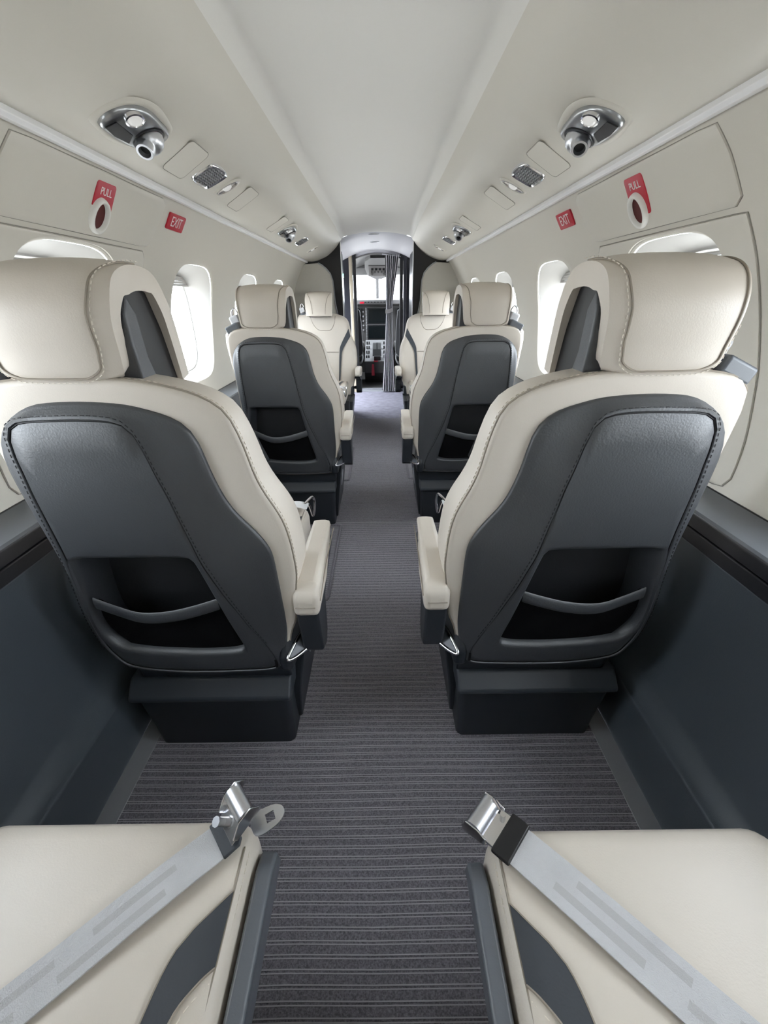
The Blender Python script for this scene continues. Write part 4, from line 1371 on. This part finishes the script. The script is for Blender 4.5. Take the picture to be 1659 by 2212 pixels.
# ------------------------------------------------------------------ cockpit
ck = MB().box(-0.75, 0.75, 5.77, 7.3, -0.02, 0.03).build('cockpit_floor', 'cockpit_dark')
ck.name = 'floor.001'
tag(ck, 'dark cockpit floor', kind='structure')
cr = MB()
n = 24
rows = []
for y, top, hw in ((5.77, 1.66, 0.80), (6.4, 1.62, 0.78), (6.75, 1.56, 0.74)):
    rows.append([(hw * math.sin(a), y, 0.85 + (top - 0.85) * math.cos(a)) for a in [-math.pi / 2 + math.pi * i / n for i in range(n + 1)]])
cr.loft([rows[0], [(0.785 * math.sin(a), 6.15, 0.85 + 0.785 * math.cos(a)) for a in [-math.pi / 2 + math.pi * i / n for i in range(n + 1)]]], False, (False, False))
cr.loft([r[7:18] for r in [[(0.785 * math.sin(a), 6.15, 0.85 + 0.785 * math.cos(a)) for a in [-math.pi / 2 + math.pi * i / n for i in range(n + 1)]]] + rows[1:]], False, (False, False))
for sgn in (-1, 1):
    cr.add([(sgn * 0.80, 5.77, 0.0), (sgn * 0.80, 5.77, 0.85), (sgn * 0.74, 6.75, 0.85), (sgn * 0.72, 7.2, 0.85), (sgn * 0.66, 7.2, 0.0)], [(0, 1, 2, 3, 4)])
o = cr.build('ceiling.001', 'cockpit_light', smooth=50)
tag(o, 'grey cockpit roof and side shell', kind='structure')
ws = empty('windshield', (0, 7.05, 1.25))
tag(ws, 'two piece cockpit windshield with grey centre post', kind='structure')
ws.name = 'window_12'
I = lambda p: (p[0], p[1] - 7.05, p[2] - 1.25)
MB().tube([I((-0.018, 7.22, 1.07)), I((-0.018, 7.02, 1.26)), I((-0.018, 6.82, 1.42))], 0.028, 10).build('centre_post', 'cockpit_light', ws, smooth=60)
for sgn in (-1, 1):
    MB().tube([I((sgn * 0.62, 7.05, 1.0)), I((sgn * 0.60, 6.75, 1.42))], 0.03, 8).build('side_post', 'cockpit_grey', ws, smooth=60)
    g = [(-0.018, 7.22, 1.08), (sgn * 0.61, 7.05, 1.05), (sgn * 0.58, 6.78, 1.40), (-0.018, 6.84, 1.42)]
    MB().add([I(p) for p in g], [(0, 1, 2, 3)]).build('pane', 'glass', ws, smooth=0)
MB().prism([(6.74, 1.42), (6.70, 1.50), (6.75, 1.60), (6.85, 1.42)], 'x', -0.62, 0.62).build('header', 'cockpit_light', ws).location = (0, -7.05, -1.25)

MB().box(-0.74, 0.74, 7.22, 7.26, -0.02, 1.06).build('firewall', 'cockpit_dark', ck)
ip = empty('instrument_panel', (0, 6.85, 0.8))
tag(ip, 'cockpit instrument panel with two stacked dark screens', 'instrument panel')
J = lambda b: (setattr(b, 'v', [V((p.x, p.y - 6.85, p.z - 0.8)) for p in b.v]), b)[1]
J(MB().prism([(6.86, 0.45), (6.88, 1.08), (7.15, 1.10), (7.1, 0.45)], 'x', -0.62, 0.62)).build('panel_body', 'cockpit_dark', ip)
J(MB().prism([(6.68, 1.045), (6.68, 1.10), (6.80, 1.125), (7.2, 1.10), (7.2, 1.02), (6.85, 1.02)], 'x', -0.46, 0.46)).build('glareshield', 'cockpit_dark', ip, bevel=0.01)
J(MB().box(-0.30, 0.30, 6.675, 6.70, 1.052, 1.092)).build('guidance_panel', 'cockpit_grey', ip, bevel=0.003)
for q in range(9):
    J(MB().tube([(-0.19 + 0.045 * q, 6.675, 1.074), (-0.19 + 0.045 * q, 6.655, 1.074)], 0.009, 10)).build('selector_knob', 'black', ip)
J(MB().box(-0.27, -0.21, 6.668, 6.676, 1.058, 1.082)).build('warning_light', 'red', ip)
J(MB().box(-0.20, 0.175, 6.835, 6.865, 0.56, 1.005)).build('centre_bezel', 'cockpit_grey', ip, bevel=0.006)
for (z0, z1) in ((0.795, 0.980), (0.580, 0.755)):
    J(MB().box(-0.160, 0.120, 6.828, 6.836, z0, z1)).build('screen', 'screen', ip, bevel=0.002)
    J(MB().box(-0.175, 0.135, 6.830, 6.8352, z0 - 0.015, z1 + 0.015)).build('screen_frame', 'black', ip, bevel=0.003)
for q in range(10):
    J(MB().box(-0.193, -0.180, 6.828, 6.834, 0.60 + 0.038 * q, 0.62 + 0.038 * q)).build('bezel_key', 'cockpit_light', ip)
for q in range(5):
    J(MB().tube([(-0.235, 6.86, 0.70 + 0.062 * q), (-0.235, 6.83, 0.70 + 0.062 * q)], 0.012, 10)).build('side_knob', 'cockpit_light', ip)
for sgn in (-1, 1):
    J(MB().box(min(sgn * 0.27, sgn * 0.56), max(sgn * 0.27, sgn * 0.56), 6.84, 6.862, 0.72, 0.99)).build('screen', 'screen', ip, bevel=0.003)

pd = empty('centre_pedestal', (-0.02, 6.45, 0.03))
tag(pd, 'cockpit centre pedestal with levers between the pilot seats', 'pedestal')
K = lambda b: (setattr(b, 'v', [V((p.x, p.y - 6.45, p.z - 0.03)) for p in b.v]), b)[1]
K(MB().prism([(6.16, 0.18), (6.14, 0.335), (6.34, 0.37), (6.78, 0.56), (6.84, 0.56), (6.84, 0.05), (6.30, 0.03)], 'x', -0.19, 0.13)).build('pedestal_body', 'cockpit_dark', pd, bevel=0.006)
K(MB().add([(-0.185, 6.15, 0.338), (0.125, 6.15, 0.338), (0.125, 6.34, 0.374), (-0.185, 6.34, 0.374), (0.125, 6.78, 0.564), (-0.185, 6.78, 0.564)], [(0, 1, 2, 3), (3, 2, 4, 5)])).build('pedestal_top', 'cockpit_light', pd, smooth=0)
K(MB().prism([(6.36, 0.381), (6.70, 0.529), (6.70, 0.535), (6.36, 0.388)], 'x', -0.075, 0.045)).build('quadrant_plate', 'black', pd)
for xq in (-0.05, 0.015):
    K(MB().box(xq - 0.02, xq + 0.03, 6.52, 6.54, 0.44, 0.545)).build('thrust_lever', 'cockpit_light', pd, bevel=0.004)
for xq in (-0.16, -0.13, 0.09):
    for yq in (6.3, 6.42, 6.54, 6.66):
        K(MB().tube([(xq, yq, 0.36 + (yq - 6.3) * 0.42), (xq, yq, 0.40 + (yq - 6.3) * 0.42)], 0.010, 8)).build('knob', 'black', pd)
K(MB().box(-0.055, 0.04, 6.18, 6.33, 0.345, 0.395)).build('rear_module', 'black', pd, bevel=0.004)
K(MB().box(-0.06, 0.0, 6.132, 6.16, 0.330, 0.345)).build('red_latch', 'red', pd, bevel=0.002)
tagb = K(MB().prism([(-0.085, 0.30), (-0.070, 0.305), (-0.055, 0.30), (-0.048, 0.15), (-0.092, 0.15)], 'y', 6.105, 6.115)).build('red_streamer', 'red')
tagb.location = (-0.02, 6.45, 0.03)
tag(tagb, 'red streamer tag hanging on the rear of the centre pedestal', 'tag')

op = empty('overhead_switch_panel', (0, 6.62, 1.5))
tag(op, 'grey overhead switch panel above the windshield centre post', 'switch panel')
Q = lambda b: (setattr(b, 'v', [V((p.x, p.y - 6.62, p.z - 1.5)) for p in b.v]), b)[1]
rows = []
for y, z, hw, dp in ((6.30, 1.590, 0.10, 0.0), (6.42, 1.555, 0.17, 0.03), (6.60, 1.48, 0.185, 0.05), (6.74, 1.40, 0.15, 0.05), (6.80, 1.37, 0.07, 0.03)):
    rows.append([(-hw, y, z + 0.10), (-hw, y, z + dp * 0.2), (-hw * 0.75, y, z), (hw * 0.75, y, z), (hw, y, z + dp * 0.2), (hw, y, z + 0.10)])
Q(MB().loft(rows, False, (False, False))).build('housing', 'cockpit_light', op, smooth=20)
Q(MB().prism([(6.50, 1.512), (6.72, 1.401), (6.72, 1.408), (6.50, 1.522)], 'x', -0.13, 0.13)).build('switch_plate', 'cockpit_grey', op)
for q in range(4):
    Q(MB().box(-0.095 + 0.052 * q, -0.065 + 0.052 * q, 6.545, 6.565, 1.462, 1.492)).build('switch', 'black', op)
for q in range(5):
    Q(MB().box(-0.10 + 0.045 * q, -0.08 + 0.045 * q, 6.60, 6.62, 1.435, 1.462)).build('switch', 'cockpit_dark', op)
for xq in (-0.085, 0.085):
    Q(MB().tube([(xq, 6.66, 1.43), (xq, 6.66, 1.405)], 0.022, 14)).build('map_light', 'cockpit_dark', op)

for sgn, sd in ((-1, 'left'), (1, 'right')):
    p = empty('pilot_seat', (sgn * 0.42, 6.15, 0.03))
    tag(p, 'dark %s pilot seat seen from behind through the doorway' % sd, 'seat', 'pilot seats')
    out = catmull([(-0.165, 0.38), (-0.19, 0.62), (-0.175, 0.88), (-0.13, 0.97), (0.13, 0.97), (0.175, 0.88), (0.19, 0.62), (0.165, 0.38)], 5)
    rings = [[(x, y, z) for x, z in inset(out, (0, 0.65), i)] for i, y in ((0.03, -0.05), (0.008, -0.045), (0.0, -0.02), (0.0, 0.03), (0.02, 0.06))]
    MB().loft(rings, True, (True, True)).build('backrest', 'pilot', p, smooth=40)
    MB().tube([(x, -0.047, z) for x, z in inset(out, (0, 0.65), 0.004)], 0.005, 6, True).build('edge_piping', 'cockpit_light', p)
    MB().box(-0.19, 0.19, 0.02, 0.45, 0.30, 0.40).build('seat_cushion', 'pilot', p, bevel=0.03)
    MB().box(-0.15, 0.15, 0.0, 0.40, 0.0, 0.30).build('seat_base', 'cockpit_dark', p, bevel=0.01)
    MB().box(min(-sgn * 0.21, -sgn * 0.165), max(-sgn * 0.21, -sgn * 0.165), 0.02, 0.30, 0.50, 0.55).build('armrest', 'cockpit_dark', p, bevel=0.012)
    MB().tube(catmull([(-sgn * 0.15, 0.10, 0.42), (-sgn * 0.185, 0.02, 0.36), (-sgn * 0.17, -0.04, 0.30), (-sgn * 0.12, -0.02, 0.26)], 5, False), 0.012, 8).build('harness', 'cockpit_light', p)
